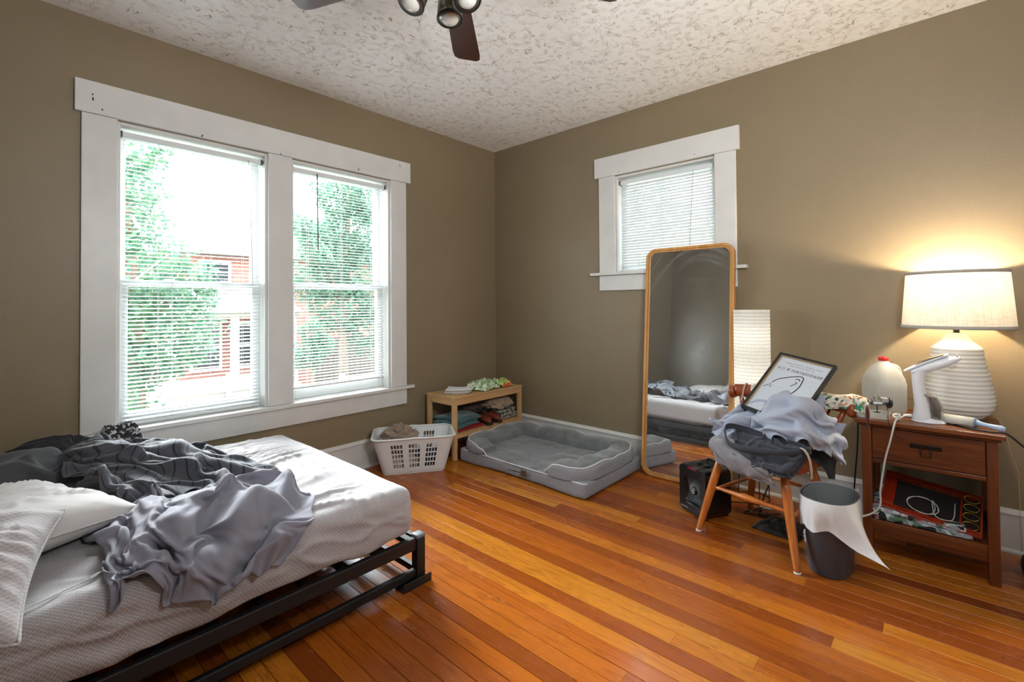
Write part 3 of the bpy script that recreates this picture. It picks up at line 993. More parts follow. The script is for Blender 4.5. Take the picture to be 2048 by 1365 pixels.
def pillow(name, label, center, size, rz, tilt, m, seed, roll=0.0):
    L, W, Hh = size
    nu, nv = 64, 48
    u = np.linspace(-1, 1, nu); v = np.linspace(-1, 1, nv)
    U, V = np.meshgrid(u, v, indexing='ij')
    prof = ((1 - np.abs(U) ** 2.6).clip(0) ** 0.55) * ((1 - np.abs(V) ** 2.6).clip(0) ** 0.55)
    pin = 1 - 0.10 * (1 - U ** 2) * np.abs(V) ** 3
    pin2 = 1 - 0.07 * (1 - V ** 2) * np.abs(U) ** 3
    X = U * L / 2 * pin2; Y = V * W / 2 * pin
    rad = np.hypot(U, V) + 1e-6
    th = np.arctan2(V, U)
    wr = fbm(np.stack([th * 5, rad * 1.2, th * 0 + seed], -1), seed, 3)
    wr = (1 - np.abs(wr) * 2.2).clip(0, 1) ** 2 * 0.022 * np.clip(rad * 1.3, 0, 1) * (prof > 0.02)
    lum = 0.012 * fbm(np.stack([U * 2, V * 2, U * 0 + seed], -1), seed + 5, 2)
    top = np.stack([X, Y, prof * Hh / 2 + wr * prof + lum * prof], -1)
    bot = np.stack([X, Y, -prof * Hh / 2 * 0.8], -1)
    b = MB()
    M = Matrix.Rotation(radians(roll), 4, 'X') @ Matrix.Rotation(radians(tilt), 4, 'Y')
    tr = lambda A: (np.asarray(M.to_3x3()) @ A.reshape(-1, 3).T).T.reshape(A.shape)
    b.grid(tr(top)); b.grid(tr(bot)[:, ::-1])
    o = b.build(name, m)
    bm = bmesh.new(); bm.from_mesh(o.data); bmesh.ops.remove_doubles(bm, verts=bm.verts, dist=1e-4)
    bmesh.ops.recalc_face_normals(bm, faces=bm.faces); bm.to_mesh(o.data); bm.free()
    o.location = center; o.rotation_euler = (0, 0, radians(rz))
    # piped edge
    e = MB().tube([tuple(tr(np.array([[[x, y, 0]]]))[0, 0]) for x, y in
                   [(X[i, 0], Y[i, 0]) for i in range(nu)] + [(X[-1, j], Y[-1, j]) for j in range(1, nv)] + [(X[i, -1], Y[i, -1]) for i in range(nu - 2, -1, -1)] + [(X[0, j], Y[0, j]) for j in range(nv - 2, 0, -1)]], 0.004, 6, closed=True)
    eo = e.build('edge_seam', m, o)
    return o
p1 = pillow('pillow', 'light grey wrinkled pillow whose corner points to the foot of the bed', (-3.37, -1.016, 0.515), (0.72, 0.54, 0.20), 24, 3, M_PILLOW, 3)
tag(p1, p1.get('label') or 'light grey wrinkled pillow whose corner points to the foot of the bed', 'pillow')
p2 = pillow('pillow', '', (-3.56, -1.33, 0.575), (0.74, 0.50, 0.17), -14, 12, M_SHAM, 8, roll=16)
tag(p2, 'grey lattice print pillow in front, cut by the left picture edge', 'pillow')

# ------------------------------------------------------------------ laundry basket
M_BASKET = mat('translucent_white_plastic', '#dcdfe0', 0.35)
_b = M_BASKET.node_tree.nodes['Principled BSDF'] if 'Principled BSDF' in M_BASKET.node_tree.nodes else None
BKrz = radians(-34)
bk = thing('laundry_basket', 'white plastic laundry basket with square holes beside the bench', 'basket', (-1.185, -0.290, 0), BKrz)
def basket_shell():
    Lb, Wb, Lt, Wt, hh = 0.435, 0.245, 0.575, 0.355, 0.262
    per = []
    # side params: list of (s, hole?) along perimeter; hole columns grouped
    def side(n_groups, cols, margin):
        u = [0.0]; hole = []
        w = 1 - 2 * margin
        gap = 0.10 if n_groups > 1 else 0
        gw = (w - gap * (n_groups - 1)) / n_groups
        x = margin
        u.append(x); hole.append(False)
        for g_ in range(n_groups):
            cw = gw / (cols + (cols - 1) * 0.32)
            for c in range(cols):
                u.append(x + cw); hole.append(True); x += cw
                if c < cols - 1:
                    u.append(x + cw * 0.32); hole.append(False); x += cw * 0.32
            if g_ < n_groups - 1:
                u.append(x + gap / 3); hole.append(False); u.append(x + 2 * gap / 3); hole.append(False); u.append(x + gap); hole.append(False); x += gap
        u.append(1.0); hole.append(False)
        return u, hole
    front = side(3, 4, 0.13); end = side(1, 5, 0.24)
    us, hs, cs = [], [], []
    for s, (uu, hh_) in enumerate((front, end, front, end)):
        for k in range(len(uu) - 1):
            us.append((s, uu[k])); hs.append(hh_[k])
        # rounded corner pieces
        for k in range(4):
            us.append((s, 1.0 + (k + 0.0) / 4 * 0.999 if k else 1.0)); hs.append(False)
    def pos(s, u, t):
        L = Lb + (Lt - Lb) * t; W = Wb + (Wt - Wb) * t; r = 0.035 + 0.02 * t
        a, b = L / 2 - r, W / 2 - r
        C = [(-a, -b, a, -b, 0, -1), (a, -b, a, b, 1, 0), (a, b, -a, b, 0, 1), (-a, b, -a, -b, -1, 0)][s]
        if u <= 1.0:
            return (C[0] + (C[2] - C[0]) * u + C[4] * r, C[1] + (C[3] - C[1]) * u + C[5] * r)
        an = radians((u - 1) * 90 - 90 + 90 * s)
        return (C[2] + r * cos(an), C[3] + r * sin(an))
    zs, zh = [0.0, 0.02, 0.048], [False, False]
    z = 0.048
    for k in range(5):
        z += 0.0285; zs.append(z); zh.append(True)
        if k < 4:
            z += 0.0075; zs.append(z); zh.append(False)
    zs += [z + 0.02, hh]; zh += [False, False]
    n = len(us)
    b = MB()
    for j, zz in enumerate(zs):
        t = zz / hh
        t2 = t if zz > 0.0 else -0.03
        for (s, u) in us:
            x_, y_ = pos(s, u, t2)
            b.v.append((x_, y_, zz + 0.002))
    for j in range(len(zs) - 1):
        for i in range(n):
            if hs[i] and zh[j]:
                continue
            i2 = (i + 1) % n
            b.f.append((j * n + i, j * n + i2, (j + 1) * n + i2, (j + 1) * n + i)); b.sm.append(False); b.mi.append(0)
    b.f.append(tuple(range(n - 1, -1, -1))); b.sm.append(False); b.mi.append(0)
    o = b.build('body', M_BASKET, bk, solid=0.0032)
    top = [pos(s, u, 1.0) for (s, u) in us]
    pts = []
    for (x_, y_) in top:
        raise_ = 0.004 * max(0, 1 - abs(x_) / 0.05) if abs(y_) > 0.15 else 0
        pts.append((x_ * 1.012, y_ * 1.02, hh + 0.002 + raise_))
    MB().tube(pts, 0.009, 8, closed=True, flat=(1.15, 0.8)).build('rim', M_BASKET, bk)
basket_shell()

def crumple(size, seed, n=44, folds=7.0, amp=0.35, thick=0.6, lobes=None):
    """a soft crumpled bundle: closed lumpy surface with sharp creases, built round the origin, base at z=0"""
    sx, sy, sz = size
    th = np.linspace(0, 2 * pi, n * 2, endpoint=False); ph = np.linspace(-pi / 2, pi / 2, n)
    TH, PH = np.meshgrid(th, ph, indexing='ij')
    D = np.stack([np.cos(PH) * np.cos(TH), np.cos(PH) * np.sin(TH), np.sin(PH)], -1)
    w = D * 1.4 + 0.5 * np.stack([vnoise(D * 2.1, seed + 40), vnoise(D * 2.1, seed + 41), vnoise(D * 2.1, seed + 42)], -1)
    n1 = fbm(w * folds * 0.35, seed, 2)
    n2 = fbm(w * folds * np.array([0.5, 0.9, 0.5]), seed + 9, 2)
    cre = (1 - np.abs(n2) * 2.6).clip(0, 1) ** 1.5
    R_ = 1 + amp * n1 - amp * 0.75 * cre
    S = D * R_[..., None] * np.array([sx / 2, sy / 2, sz / 2])
    S[..., 2] = np.maximum(S[..., 2], -sz * 0.32)
    S[..., 2] += sz * 0.32
    return S

def bundle(name, label, cat, loc, size, m, seed, rz=0.0, folds=7.0, amp=0.35, group=None, n=44):
    o = MB().grid(crumple(size, seed, n, folds, amp), closed_u=True).build(name, m)
    o.location = loc; o.rotation_euler = (0, 0, rz)
    return tag(o, label, cat, group)

M_BROWNT = mat('fuzzy_light_brown_towel', '#937b6b', 0.95, var=0.15, bump=0.6, bscale=240, bdist=0.003, sheen=0.4)
M_CREAM = mat('cream_cotton', '#c9b8a4', 0.9, var=0.1, bump=0.3, bscale=200, bdist=0.002)
M_NAVY = mat('navy_and_grey_cotton', '#343b4e', 0.9, var=0.3, vscale=12, bump=0.3, bscale=150)
Rb = Matrix.Rotation(BKrz, 3, 'Z')
def inb(x_, y_, z_): return tuple(Vector((-1.185, -0.290, 0)) + Rb @ Vector((x_, y_, z_)))
bundle('towel', 'light brown fuzzy towel heaped at the left in the white basket', 'towel', inb(-0.09, 0.02, 0.125), (0.28, 0.24, 0.23), M_BROWNT, 17, BKrz + 0.4, 6, 0.35)
bundle('shirt', 'cream garment pressed against the left holes of the white basket', 'clothing', inb(-0.09, -0.03, 0.012), (0.28, 0.20, 0.13), M_CREAM, 23, BKrz, 9, 0.3)
bundle('trousers', 'dark navy garment against the right holes of the white basket', 'clothing', inb(0.10, 0.0, 0.012), (0.22, 0.21, 0.17), M_NAVY, 29, BKrz, 9, 0.3)

# ------------------------------------------------------------------ pine bench
M_PINE = wood('clear_pine', '#b98d5c', '#c9a374', 0, 0.5, 0.8)
M_PINEZ = wood('clear_pine_upright', '#b98d5c', '#cba779', 2, 0.5, 0.8)
M_PINEY = wood('clear_pine_crosswise', '#b68a5a', '#c8a272', 1, 0.5, 0.8)
X0, X1, Y0, Y1, ZT = -0.893, -0.095, -0.412, -0.072, 0.486
bn = thing('slatted_bench', 'pale pine two-tier slatted bench in the corner of the room', 'bench', ((X0 + X1) / 2, (Y0 + Y1) / 2, 0))
for (a, b) in ((X0, Y0), (X1 - 0.035, Y0), (X0, Y1 - 0.032), (X1 - 0.035, Y1 - 0.032)):
    tri((a, b, 0.001), (a + 0.035, b + 0.032, ZT - 0.013), 'leg', M_PINEZ, bn, True, 0.003)
for yy in (Y0 + 0.004, Y1 - 0.024):
    tri((X0 + 0.035, yy, ZT - 0.064), (X1 - 0.035, yy + 0.020, ZT - 0.014), 'rail', M_PINE, bn, True, 0.002)
    tri((X0 + 0.035, yy, 0.165), (X1 - 0.035, yy + 0.020, 0.197), 'shelf_rail', M_PINE, bn, True, 0.002)
for xx in (X0 + 0.004, X1 - 0.024):
    tri((xx, Y0 + 0.032, ZT - 0.064), (xx + 0.020, Y1 - 0.032, ZT - 0.014), 'end_rail', M_PINEY, bn, True, 0.002)
tri((X0 - 0.004, Y0 - 0.004, ZT - 0.013), (X1 + 0.004, Y0 + 0.030, ZT), 'top_edge_board', M_PINE, bn, True, 0.003)
tri((X0 - 0.004, Y1 - 0.030, ZT - 0.013), (X1 + 0.004, Y1 + 0.004, ZT), 'top_edge_board', M_PINE, bn, True, 0.003)
_me = None
ns = 24
for lev, (zb, zt, yA, yB) in enumerate(((ZT - 0.012, ZT - 0.001, Y0 + 0.0305, Y1 - 0.0305), (0.198, 0.207, Y0 + 0.002, Y1 - 0.002))):
    me = None
    for k in range(ns):
        xx = X0 + (0.0 if lev == 0 else 0.037) + (k + 0.5) * ((X1 - X0) - (0.0 if lev == 0 else 0.074)) / ns
        hw = 0.0155 if lev == 0 else 0.0105
        if me is None:
            o = MB().box((-hw, yA, zb), (hw, yB, zt)).build('slat', M_PINEY, bn, False)
            me = o.data
            for vtx in me.vertices: vtx.co -= Vector((0, (Y0 + Y1) / 2, 0))
        else:
            o = bpy.data.objects.new('slat', me); COL.objects.link(o); o.parent = bn
        o.location = (xx - (X0 + X1) / 2, 0, 0)
ZS = 0.208

def cloth_layers(b, size, n, th, seed, wob=0.006, curl=0.0):
    """folded textile: n stacked soft layers with rounded fold edges"""
    L, W = size
    R = random.Random(seed)
    for k in range(n):
        dx, dy = R.uniform(-wob, wob) * 1.5, R.uniform(-wob, wob) * 1.5
        q = MB().rbox((-L / 2 + dx, -W / 2 + dy, k * th), (L / 2 + dx, W / 2 + dy, (k + 1) * th * 0.99), th * 0.48, 3, div=(22, 16, 1))
        A = np.array(q.v)
        A[:, 2] += wob * 1.2 * vnoise(A * 9 + seed) * (1 if k else np.clip(A[:, 2] / th, 0, 1)) + curl * (A[:, 0] / L) ** 2
        A[:, 1] += wob * vnoise(A * 7 + 5 + seed)
        A[:, 0] += wob * vnoise(A * 7 + 15 + seed)
        A[:, 2] = np.maximum(A[:, 2], 0)
        b.add(A, q.f, True)
    return b

M_WHITET = mat('white_terry', '#d5d6d6', 0.95, bump=0.6, bscale=350, bdist=0.002, sheen=0.3)
M_TEAL = mat('teal_terry', '#2f5b60', 0.95, var=0.15, bump=0.6, bscale=350, bdist=0.002, sheen=0.3)
o = cloth_layers(MB(), (0.20, 0.14), 3, 0.014, 3, 0.014, 0.02).build('hand_towel', M_WHITET)
o.location = (-0.70, -0.25, ZT); o.rotation_euler = (0, 0, radians(-52))
tag(o, 'small white folded towel on the left end of the pine bench', 'towel')
o = cloth_layers(MB(), (0.30, 0.25), 5, 0.016, 9, 0.010).build('bath_towel', M_TEAL)
o.location = (-0.715, -0.24, ZS + 0.018); o.rotation_euler = (0, 0, radians(8))
tag(o, 'folded teal towel on the lower shelf of the pine bench', 'towel')
M_REDC = mat('dark_red_cloth', '#8e1519', 0.85, var=0.2, bump=0.3, bscale=150)
o = cloth_layers(MB(), (0.30, 0.25), 1, 0.015, 12, 0.004).build('red_cloth', M_REDC)
o.location = (-0.70, -0.275, ZS); o.rotation_euler = (0, 0, radians(4))
tag(o, 'flat dark red cloth under the teal towel on the bench shelf', 'cloth')

def print_mat(name, base, spots, scale=14, rough=0.85, edge=0.5):
    g = N(name)
    v = g.coord('Object')
    wob = g.n('TexNoise', Vector=v, Scale=scale * 0.8, Detail=2.0)
    vv = g.n('VectorMath', _operation='MULTIPLY_ADD', i0=wob.outputs['Color'], i1=(0.06, 0.06, 0.06), i2=v)
    c = lin(base)
    for k, (col, thr) in enumerate(spots):
        sh = g.n('VectorMath', _operation='ADD', i0=vv, i1=(k * 3.1, k * 1.7, k * 5.3))
        nz = g.n('TexNoise', Vector=sh, Scale=scale * (1 + 0.3 * k), Detail=1.0).outputs['Fac']
        c = g.mix(g.math('GREATER_THAN', nz, thr), c, lin(col))
    g.set(g.b, 'Base Color', c)
    g.p(Roughness=rough)
    g.bump(g.noise(v, 300, 2), 0.2, 0.001)
    return g.m

def rumpled(name, label, cat, loc, size, h, m, seed, rz=0.0, folds=3.0, tip=0.0, thick=0.004, nu=70, nv=50, edgecut=0.12, group=None):
    """one flat cloth thrown down: open sheet with folds, lifted edges and an irregular outline"""
    L, W = size
    u = np.linspace(-1, 1, nu); v = np.linspace(-1, 1, nv)
    U, V = np.meshgrid(u, v, indexing='ij')
    X = U * L / 2; Y = V * W / 2
    X = X * (1 + edgecut * vnoise(np.stack([V * 2.0, U * 0.7, U * 0 + seed], -1), seed)) + 0.06 * L * vnoise(np.stack([U * 2, V * 2, U * 0 + 1], -1), seed + 1)
    Y = Y * (1 + edgecut * vnoise(np.stack([U * 2.0, V * 0.7, U * 0 + seed], -1), seed + 3)) + 0.06 * W * vnoise(np.stack([U * 2, V * 2, U * 0 + 4], -1), seed + 2)
    q = np.stack([U * folds * 0.5, V * folds * 1.1, U * 0 + seed * 0.37], -1)
    q = q + 0.6 * np.stack([vnoise(q, seed + 5), vnoise(q, seed + 6), 0 * U], -1)
    n1 = fbm(q, seed + 7, 3)
    r = (1 - np.abs(n1) * 1.9).clip(0, 1) ** 1.3
    fade = np.clip((1.02 - np.maximum(np.abs(U), np.abs(V))) * 4, 0.12, 1)
    Z = h * (0.15 + 0.85 * r) * fade + tip * np.clip(U - 0.2, 0, 1) * fade
    b = MB().grid(np.stack([X, Y, Z + thick], -1))
    o = b.build(name, m, solid=thick)
    o.location = loc; o.rotation_euler = (0, 0, rz)
    return tag(o, label, cat, group)
M_LEAFY = print_mat('green_leaf_print_cotton', '#cdd6bd', [('#8fb57a', 0.52), ('#3f7f50', 0.60), ('#e7ead8', 0.60)], 24)
M_LIME = print_mat('lime_and_red_print', '#a9c46a', [('#c8502c', 0.54), ('#5d2a1c', 0.60), ('#cfe08e', 0.58)], 20)
rumpled('printed_cloth', 'pale green leaf print cloth rumpled on the bench top', 'cloth', (-0.43, -0.26, ZT), (0.30, 0.22), 0.060, M_LEAFY, 31, radians(12), 3.0, 0.02)
rumpled('printed_cloth', 'lime green and red print cloth at the right end of the bench top', 'cloth', (-0.245, -0.28, ZT), (0.19, 0.20), 0.055, M_LIME, 37, radians(-15), 3.4)

# shoes, cap, throw and folded blankets on the lower shelf
M_LEATHER = mat('polished_brown_leather', '#6b3020', 0.2, var=0.25, vscale=10)
M_SOLE = mat('dark_rubber_sole', '#17120f', 0.6)
def shoe(label, loc, rz, group):
    t = thing('leather_shoe', label, 'shoe', loc, rz, group)
    t.scale = (1.12, 1.12, 1.25)
    ns_ = 15; nk = 20
    prof = []
    for i in range(ns_):
        s = i / (ns_ - 1)                       # 0 heel .. 1 toe
        L = 0.27
        x_ = -L / 2 + L * s
        wid = 0.034 + 0.014 * sin(pi * min(1, s * 1.25)) if s < 0.85 else 0.034 + 0.014 * sin(pi * min(1, s * 1.25))
        wid *= (1 - max(0, (s - 0.80) / 0.2) ** 2.2 * 0.85) * (1 - max(0, (0.10 - s) / 0.10) ** 2 * 0.5)
        top = 0.062 + 0.014 * cos(s * pi) if s < 0.45 else 0.058 - (s - 0.45) * 0.052
        top *= (1 - max(0, (s - 0.85) / 0.15) ** 2 * 0.6)
        row = []
        for k in range(nk):
            a = 2 * pi * k / nk
            yv = wid * (abs(cos(a)) ** 0.8) * (1 if cos(a) > 0 else -1)
            zv = 0.012 + top * 0.5 + top * 0.5 * (abs(sin(a)) ** 0.8) * (1 if sin(a) > 0 else -1)
            if s < 0.52 and zv > 0.055:
                zv = 0.055 - (zv - 0.055) * 1.2        # ankle opening sinks in
            row.append((x_, yv, zv))
        prof.append(row)
    b = MB().grid(np.array(prof), closed_v=True)
    b.add(prof[0], [tuple(range(nk))], True); b.add(prof[-1], [tuple(range(nk - 1, -1, -1))], True)
    b.build('upper', M_LEATHER, t)
    pts = [(-0.137, 0), (-0.13, 0.028), (-0.09, 0.036), (-0.02, 0.036), (0.04, 0.046), (0.09, 0.044), (0.13, 0.024), (0.142, 0), (0.13, -0.024), (0.09, -0.044), (0.04, -0.046), (-0.02, -0.036), (-0.09, -0.036), (-0.13, -0.028)]
    MB().prism(pts[::-1], 0.012).build('sole', M_SOLE, t)
    lc = MB()
    for k in range(4):
        xx = 0.005 + k * 0.017
        lc.tube([(xx, -0.018, 0.062 - k * 0.003), (xx, 0, 0.070 - k * 0.004), (xx, 0.018, 0.062 - k * 0.003)], 0.0022, 6)
    lc.tube(spline([(0.0, 0.0, 0.07), (-0.02, 0.03, 0.092), (0.015, 0.035, 0.088), (0.01, 0.0, 0.072), (-0.02, -0.03, 0.09), (0.01, -0.035, 0.08), (0.0, 0, 0.07)], 4), 0.0016, 5)
    lc.build('laces', mat('dark_laces', '#1d1512', 0.8), t)
    return t
shoe('polished brown leather shoe on the bench shelf, nearest the teal towel', (-0.475, -0.285, ZS), radians(-105), 'pair of brown shoes')
shoe('polished brown leather shoe on the bench shelf, nearest the speckled blanket', (-0.372, -0.275, ZS), radians(-97), 'pair of brown shoes')
M_SPECK = print_mat('black_cream_speckled_wool', '#9a9488', [('#1b1b19', 0.50), ('#c8c2b4', 0.62)], 60, 0.95)
o = cloth_layers(MB(), (0.21, 0.25), 3, 0.028, 21, 0.008).build('speckled_blanket', M_SPECK)
o.location = (-0.230, -0.255, ZS); o.rotation_euler = (0, 0, radians(3))
tag(o, 'black and cream speckled blanket folded at the right end of the bench shelf', 'blanket')
M_BEIGE = mat('beige_fleece', '#a98f75', 0.95, var=0.12, bump=0.5, bscale=260, bdist=0.002, sheen=0.3)
bundle('fleece', 'beige fleece folded on top of the speckled blanket', 'clothing', (-0.26, -0.25, ZS + 0.088), (0.33, 0.26, 0.12), M_BEIGE, 44, 0.2, 4.0, 0.22)
bundle('towel', 'dark brown towel behind the shoes on the bench shelf', 'towel', (-0.46, -0.16, ZS + 0.07), (0.34, 0.17, 0.15), mat('dark_brown_terry', '#4e4038', 0.95, bump=0.5, bscale=260, bdist=0.002), 47, 0.0, 4.0, 0.22)

# ------------------------------------------------------------------ dog bed
def plush(name, c1, c2, sc=9):
    g = N(name)
    v = g.coord('Object')
    f = g.noise(v, sc, 5, 0.65, 0.8)
    g.set(g.b, 'Base Color', g.ramp(f, [(0.35, lin(c1)), (0.65, lin(c2))]))
    g.p(Roughness=0.9)
    g.set(g.b, 'Sheen Weight', 0.45)
    g.bump(g.math('ADD', g.noise(v, 18, 4), g.math('MULTIPLY', g.noise(v, 420, 2), 0.25)), 0.45, 0.006)
    return g.m
M_PLUSH = plush('grey_plush', '#5a5d5f', '#75787a')
M_LINEN = mat('light_grey_linen_weave', '#8c8e95', 0.9, var=0.08, vscale=60, bump=0.4, bscale=300, bdist=0.0012)
M_PIPE = mat('white_piping', '#dedfe0', 0.6)
db = thing('dog_bed', 'grey bolstered dog bed with white piping beside the pine bench', 'pet bed', (-0.5, -1.0, 0))
dx0, dx1, dy0, dy1 = -0.868, -0.125, -1.588, -0.435
q = MB().rbox((dx0, dy0, 0.003), (dx1, dy1, 0.108), 0.026, 3, div=(36, 54, 4))
A = np.array(q.v)
mid = np.clip(1 - ((A[:, 1] + 1.0) / 0.40) ** 2, 0, 1)
frontm = np.clip((-0.80 - A[:, 0]) / 0.06, 0, 1)
A[:, 2] -= mid * np.clip((A[:, 0] * -1 - 0.25) / 0.6, 0, 1) * 0.014 * (A[:, 2] > 0.05)
A[:, 0] += mid * 0.022 * frontm + 0.004 * vnoise(A * 14, 3) * frontm
A[:, 0] += 0.006 * (1 - np.abs(fbm(A * np.array([1, 16, 2.5]), 8, 2)) * 2).clip(0, 1) * frontm * np.exp(-((A[:, 1] + 1.1) / 0.28) ** 2)
q.v = [tuple(p) for p in A]
q.build('base', M_LINEN, db, True)
nx_, ny_ = 50, 60
gx = np.linspace(dx0 + 0.02, dx1 - 0.08, nx_); gy = np.linspace(dy0 + 0.08, dy1 - 0.08, ny_)
GX, GY = np.meshgrid(gx, gy, indexing='ij')
GZ = 0.1065 + 0.012 * fbm(np.stack([GX * 7, GY * 7, GX * 0], -1), 4, 3)
md_ = np.clip(1 - ((GY + 1.0) / 0.42) ** 2, 0, 1)
GZ -= md_ * np.clip((-GX - 0.25) / 0.6, 0, 1) * 0.014
edge_ = np.minimum(1, np.minimum((GX - dx0 - 0.02) / 0.03, 1))
GZ = GZ + 0.006 * edge_ - 0.004 * (1 - edge_)
MB().grid(np.stack([GX, GY, GZ], -1)).build('sleeping_pad', M_PLUSH, db, True)
path = spline([(-0.792, -0.690, 0), (-0.796, -0.610, 0), (-0.772, -0.545, 0), (-0.70, -0.520, 0), (-0.55, -0.513, 0), (-0.40, -0.513, 0), (-0.265, -0.53, 0), (-0.212, -0.60, 0), (-0.205, -0.80, 0), (-0.205, -1.20, 0), (-0.208, -1.42, 0), (-0.262, -1.492, 0), (-0.40, -1.508, 0), (-0.62, -1.508, 0), (-0.745, -1.496, 0), (-0.790, -1.44, 0), (-0.795, -1.36, 0), (-0.790, -1.29, 0)], 7)
nP = len(path)
rows = []
plen = [0]
for i in range(1, nP): plen.append(plen[-1] + (path[i] - path[i - 1]).length)
for i in range(nP):
    t = plen[i] / plen[-1]
    a = path[max(0, i - 1)]; b_ = path[min(nP - 1, i + 1)]
    d = (b_ - a).normalized(); nr = Vector((d.y, -d.x, 0))
    endA = min(1, t / 0.10); endB = min(1, (1 - t) / 0.035)
    sc_ = (0.35 + 0.65 * sin(endA * pi / 2)) if endA < 1 else 1.0
    sc_ *= (0.30 + 0.70 * sin(endB * pi / 2)) if endB < 1 else 1.0
    hh_ = 0.068 * sc_ * (1 + 0.10 * sin(t * 31) + 0.06 * sin(t * 67))
    ww = 0.090 * (0.75 + 0.25 * sc_)
    row = []
    for k in range(24):
        an = 2 * pi * k / 24
        ca, sa = cos(an), sin(an)
        ex = 0.72
        ex2 = 0.72 if sa >= 0 else 0.28
        row.append(path[i] + nr * (ww * math.copysign(abs(ca) ** ex2, ca)) + Vector((0, 0, 0.112 + hh_ * 0.92 * math.copysign(abs(sa) ** ex, sa) + hh_ * 0.35)))
    rows.append([tuple(p) for p in row])
A = np.array(rows)
A[..., 2] += 0.004 * vnoise(A * 22, 6) ; A[..., 2] = np.maximum(A[..., 2], 0.097)
A[..., 0] = np.clip(A[..., 0], -0.871, -0.127); A[..., 1] = np.clip(A[..., 1], -1.591, -0.432)
# piping along the outer shoulder of the bolster and the rim of the base
outer = []
for i in range(nP):
    a = path[max(0, i - 1)]; b_ = path[min(nP - 1, i + 1)]
    d = (b_ - a).normalized(); nr = Vector((d.y, -d.x, 0))
    c_ = A[i].mean(0)
    # outward = away from the bed centre
    sgn = 1 if nr.dot(path[i] - Vector((-0.5, -1.0, 0))) > 0 else -1
    kk = max(range(24), key=lambda k: (Vector(A[i][k]) - Vector(c_)).dot(nr * sgn) * 0.8 + (A[i][k][2] - c_[2]) * 1.1)
    outer.append(Vector(A[i][kk]) + nr * sgn * 0.002)
b = MB().grid(A, closed_v=True)
b.add(A[0], [tuple(range(24))], True); b.add(A[-1], [tuple(range(23, -1, -1))], True)
for fi, f_ in enumerate(b.f):
    i = min(fi // 24, nP - 1)
    if len(f_) != 4: continue
    ctr = sum((Vector(b.v[q]) for q in f_), Vector()) / 4
    d = (path[min(nP - 1, i + 1)] - path[max(0, i - 1)]).normalized(); nr = Vector((d.y, -d.x, 0))
    sgn = 1 if nr.dot(path[i] - Vector((-0.5, -1.0, 0))) > 0 else -1
    if (ctr - path[i]).dot(nr * sgn) > 0.015 and ctr.z < outer[i].z + 0.001:
        b.mi[fi] = 1
b.build('bolster', [M_PLUSH, M_LINEN], db, True)
MB().tube([(-0.866, -0.745, 0.102)] + [tuple(p) for p in outer] + [(-0.862, -1.27, 0.108)], 0.0042, 6).build('bolster_piping', M_PIPE, db, True, label='white piping')
rim = [(-0.862 + 0.020 * max(0, 1 - ((yy + 1.0) / 0.40) ** 2), yy, 0.100 - 0.012 * max(0, 1 - ((yy + 1.0) / 0.42) ** 2)) for yy in np.linspace(-0.46, -1.565, 30)]
MB().tube(rim + [(-0.84, -1.585, 0.099)], 0.0042, 6).build('base_piping', M_PIPE, db, True, label='white piping')
MB().box((-0.8632, -1.115, 0.035), (-0.8600, -1.065, 0.078)).build('leather_label', mat('brown_leather_tag', '#5b4236', 0.6), db, True, bevel=0.002, label='small brown leather tag')

# ------------------------------------------------------------------ mirror
M_OAK = wood('honey_oak_frame', '#b07a3c', '#cf9c5c', 2, 0.4, 0.7)
def mirror_glass():
    g = N('dusty_mirror_glass')
    v = g.coord('Object')
    gl = g.n('BsdfGlossy', Color=(0.80, 0.83, 0.82), Roughness=0.0)
    # wiped streaks and dust: arcs round a centre
    ds = g.n('VectorMath', _operation='SUBTRACT', i0=v, i1=(0.0, -0.08, 0.86))
    ln = g.n('VectorMath', _operation='LENGTH', i0=g.n('VectorMath', _operation='MULTIPLY', i0=ds, i1=(0.0, 1.4, 0.8))).outputs['Value']
    cm = g.n('CombineXYZ', i0=g.math('MULTIPLY', ln, 24.0), i1=0.0, i2=0.0)
    arcn = g.n('TexNoise', Vector=g.n('VectorMath', _operation='ADD', i0=cm, i1=g.n('VectorMath', _operation='MULTIPLY', i0=v, i1=(1.5, 1.5, 1.5))), Scale=1.0, Detail=5.0, Distortion=0.8).outputs['Fac']
    spot = g.n('MapRange', Value=ln)
    spot.inputs['From Min'].default_value = 0.34; spot.inputs['From Max'].default_value = 0.0
    arcs = g.math('MULTIPLY', g.ramp(arcn, [(0.48, (0, 0, 0)), (0.72, (1, 1, 1))]), g.ramp(g.noise(v, 2.2, 3), [(0.45, (0, 0, 0)), (0.65, (1, 1, 1))]))
    lm = g.n('MapRange', Value=ln)
    lm.inputs['From Min'].default_value = 0.10; lm.inputs['From Max'].default_value = 0.30
    arcs = g.math('MULTIPLY', arcs, lm.outputs[0])
    f = g.math('ADD', g.math('ADD', g.math('MULTIPLY', g.math('POWER', spot.outputs[0], 1.6), g.math('ADD', 0.12, g.math('MULTIPLY', g.noise(v, 7, 4), 0.36))), g.math('MULTIPLY', arcs, 0.16)), 0.055)
    df = g.n('BsdfDiffuse', Color=(0.72, 0.78, 0.80))
    mx = g.n('MixShader', i0=f, i1=gl, i2=df)
    g.t.links.new(mx.outputs[0], g.out.inputs[0])
    return g.m
lean = math.atan2(0.122, 1.60)
mr = thing('floor_mirror', 'tall rounded oak framed mirror leaning on the wall under the small window', 'mirror', (-0.184, -1.925, 0.002), 0, rot=Matrix.Rotation(lean, 4, 'Y'))
mw, mh = 0.612, 1.606
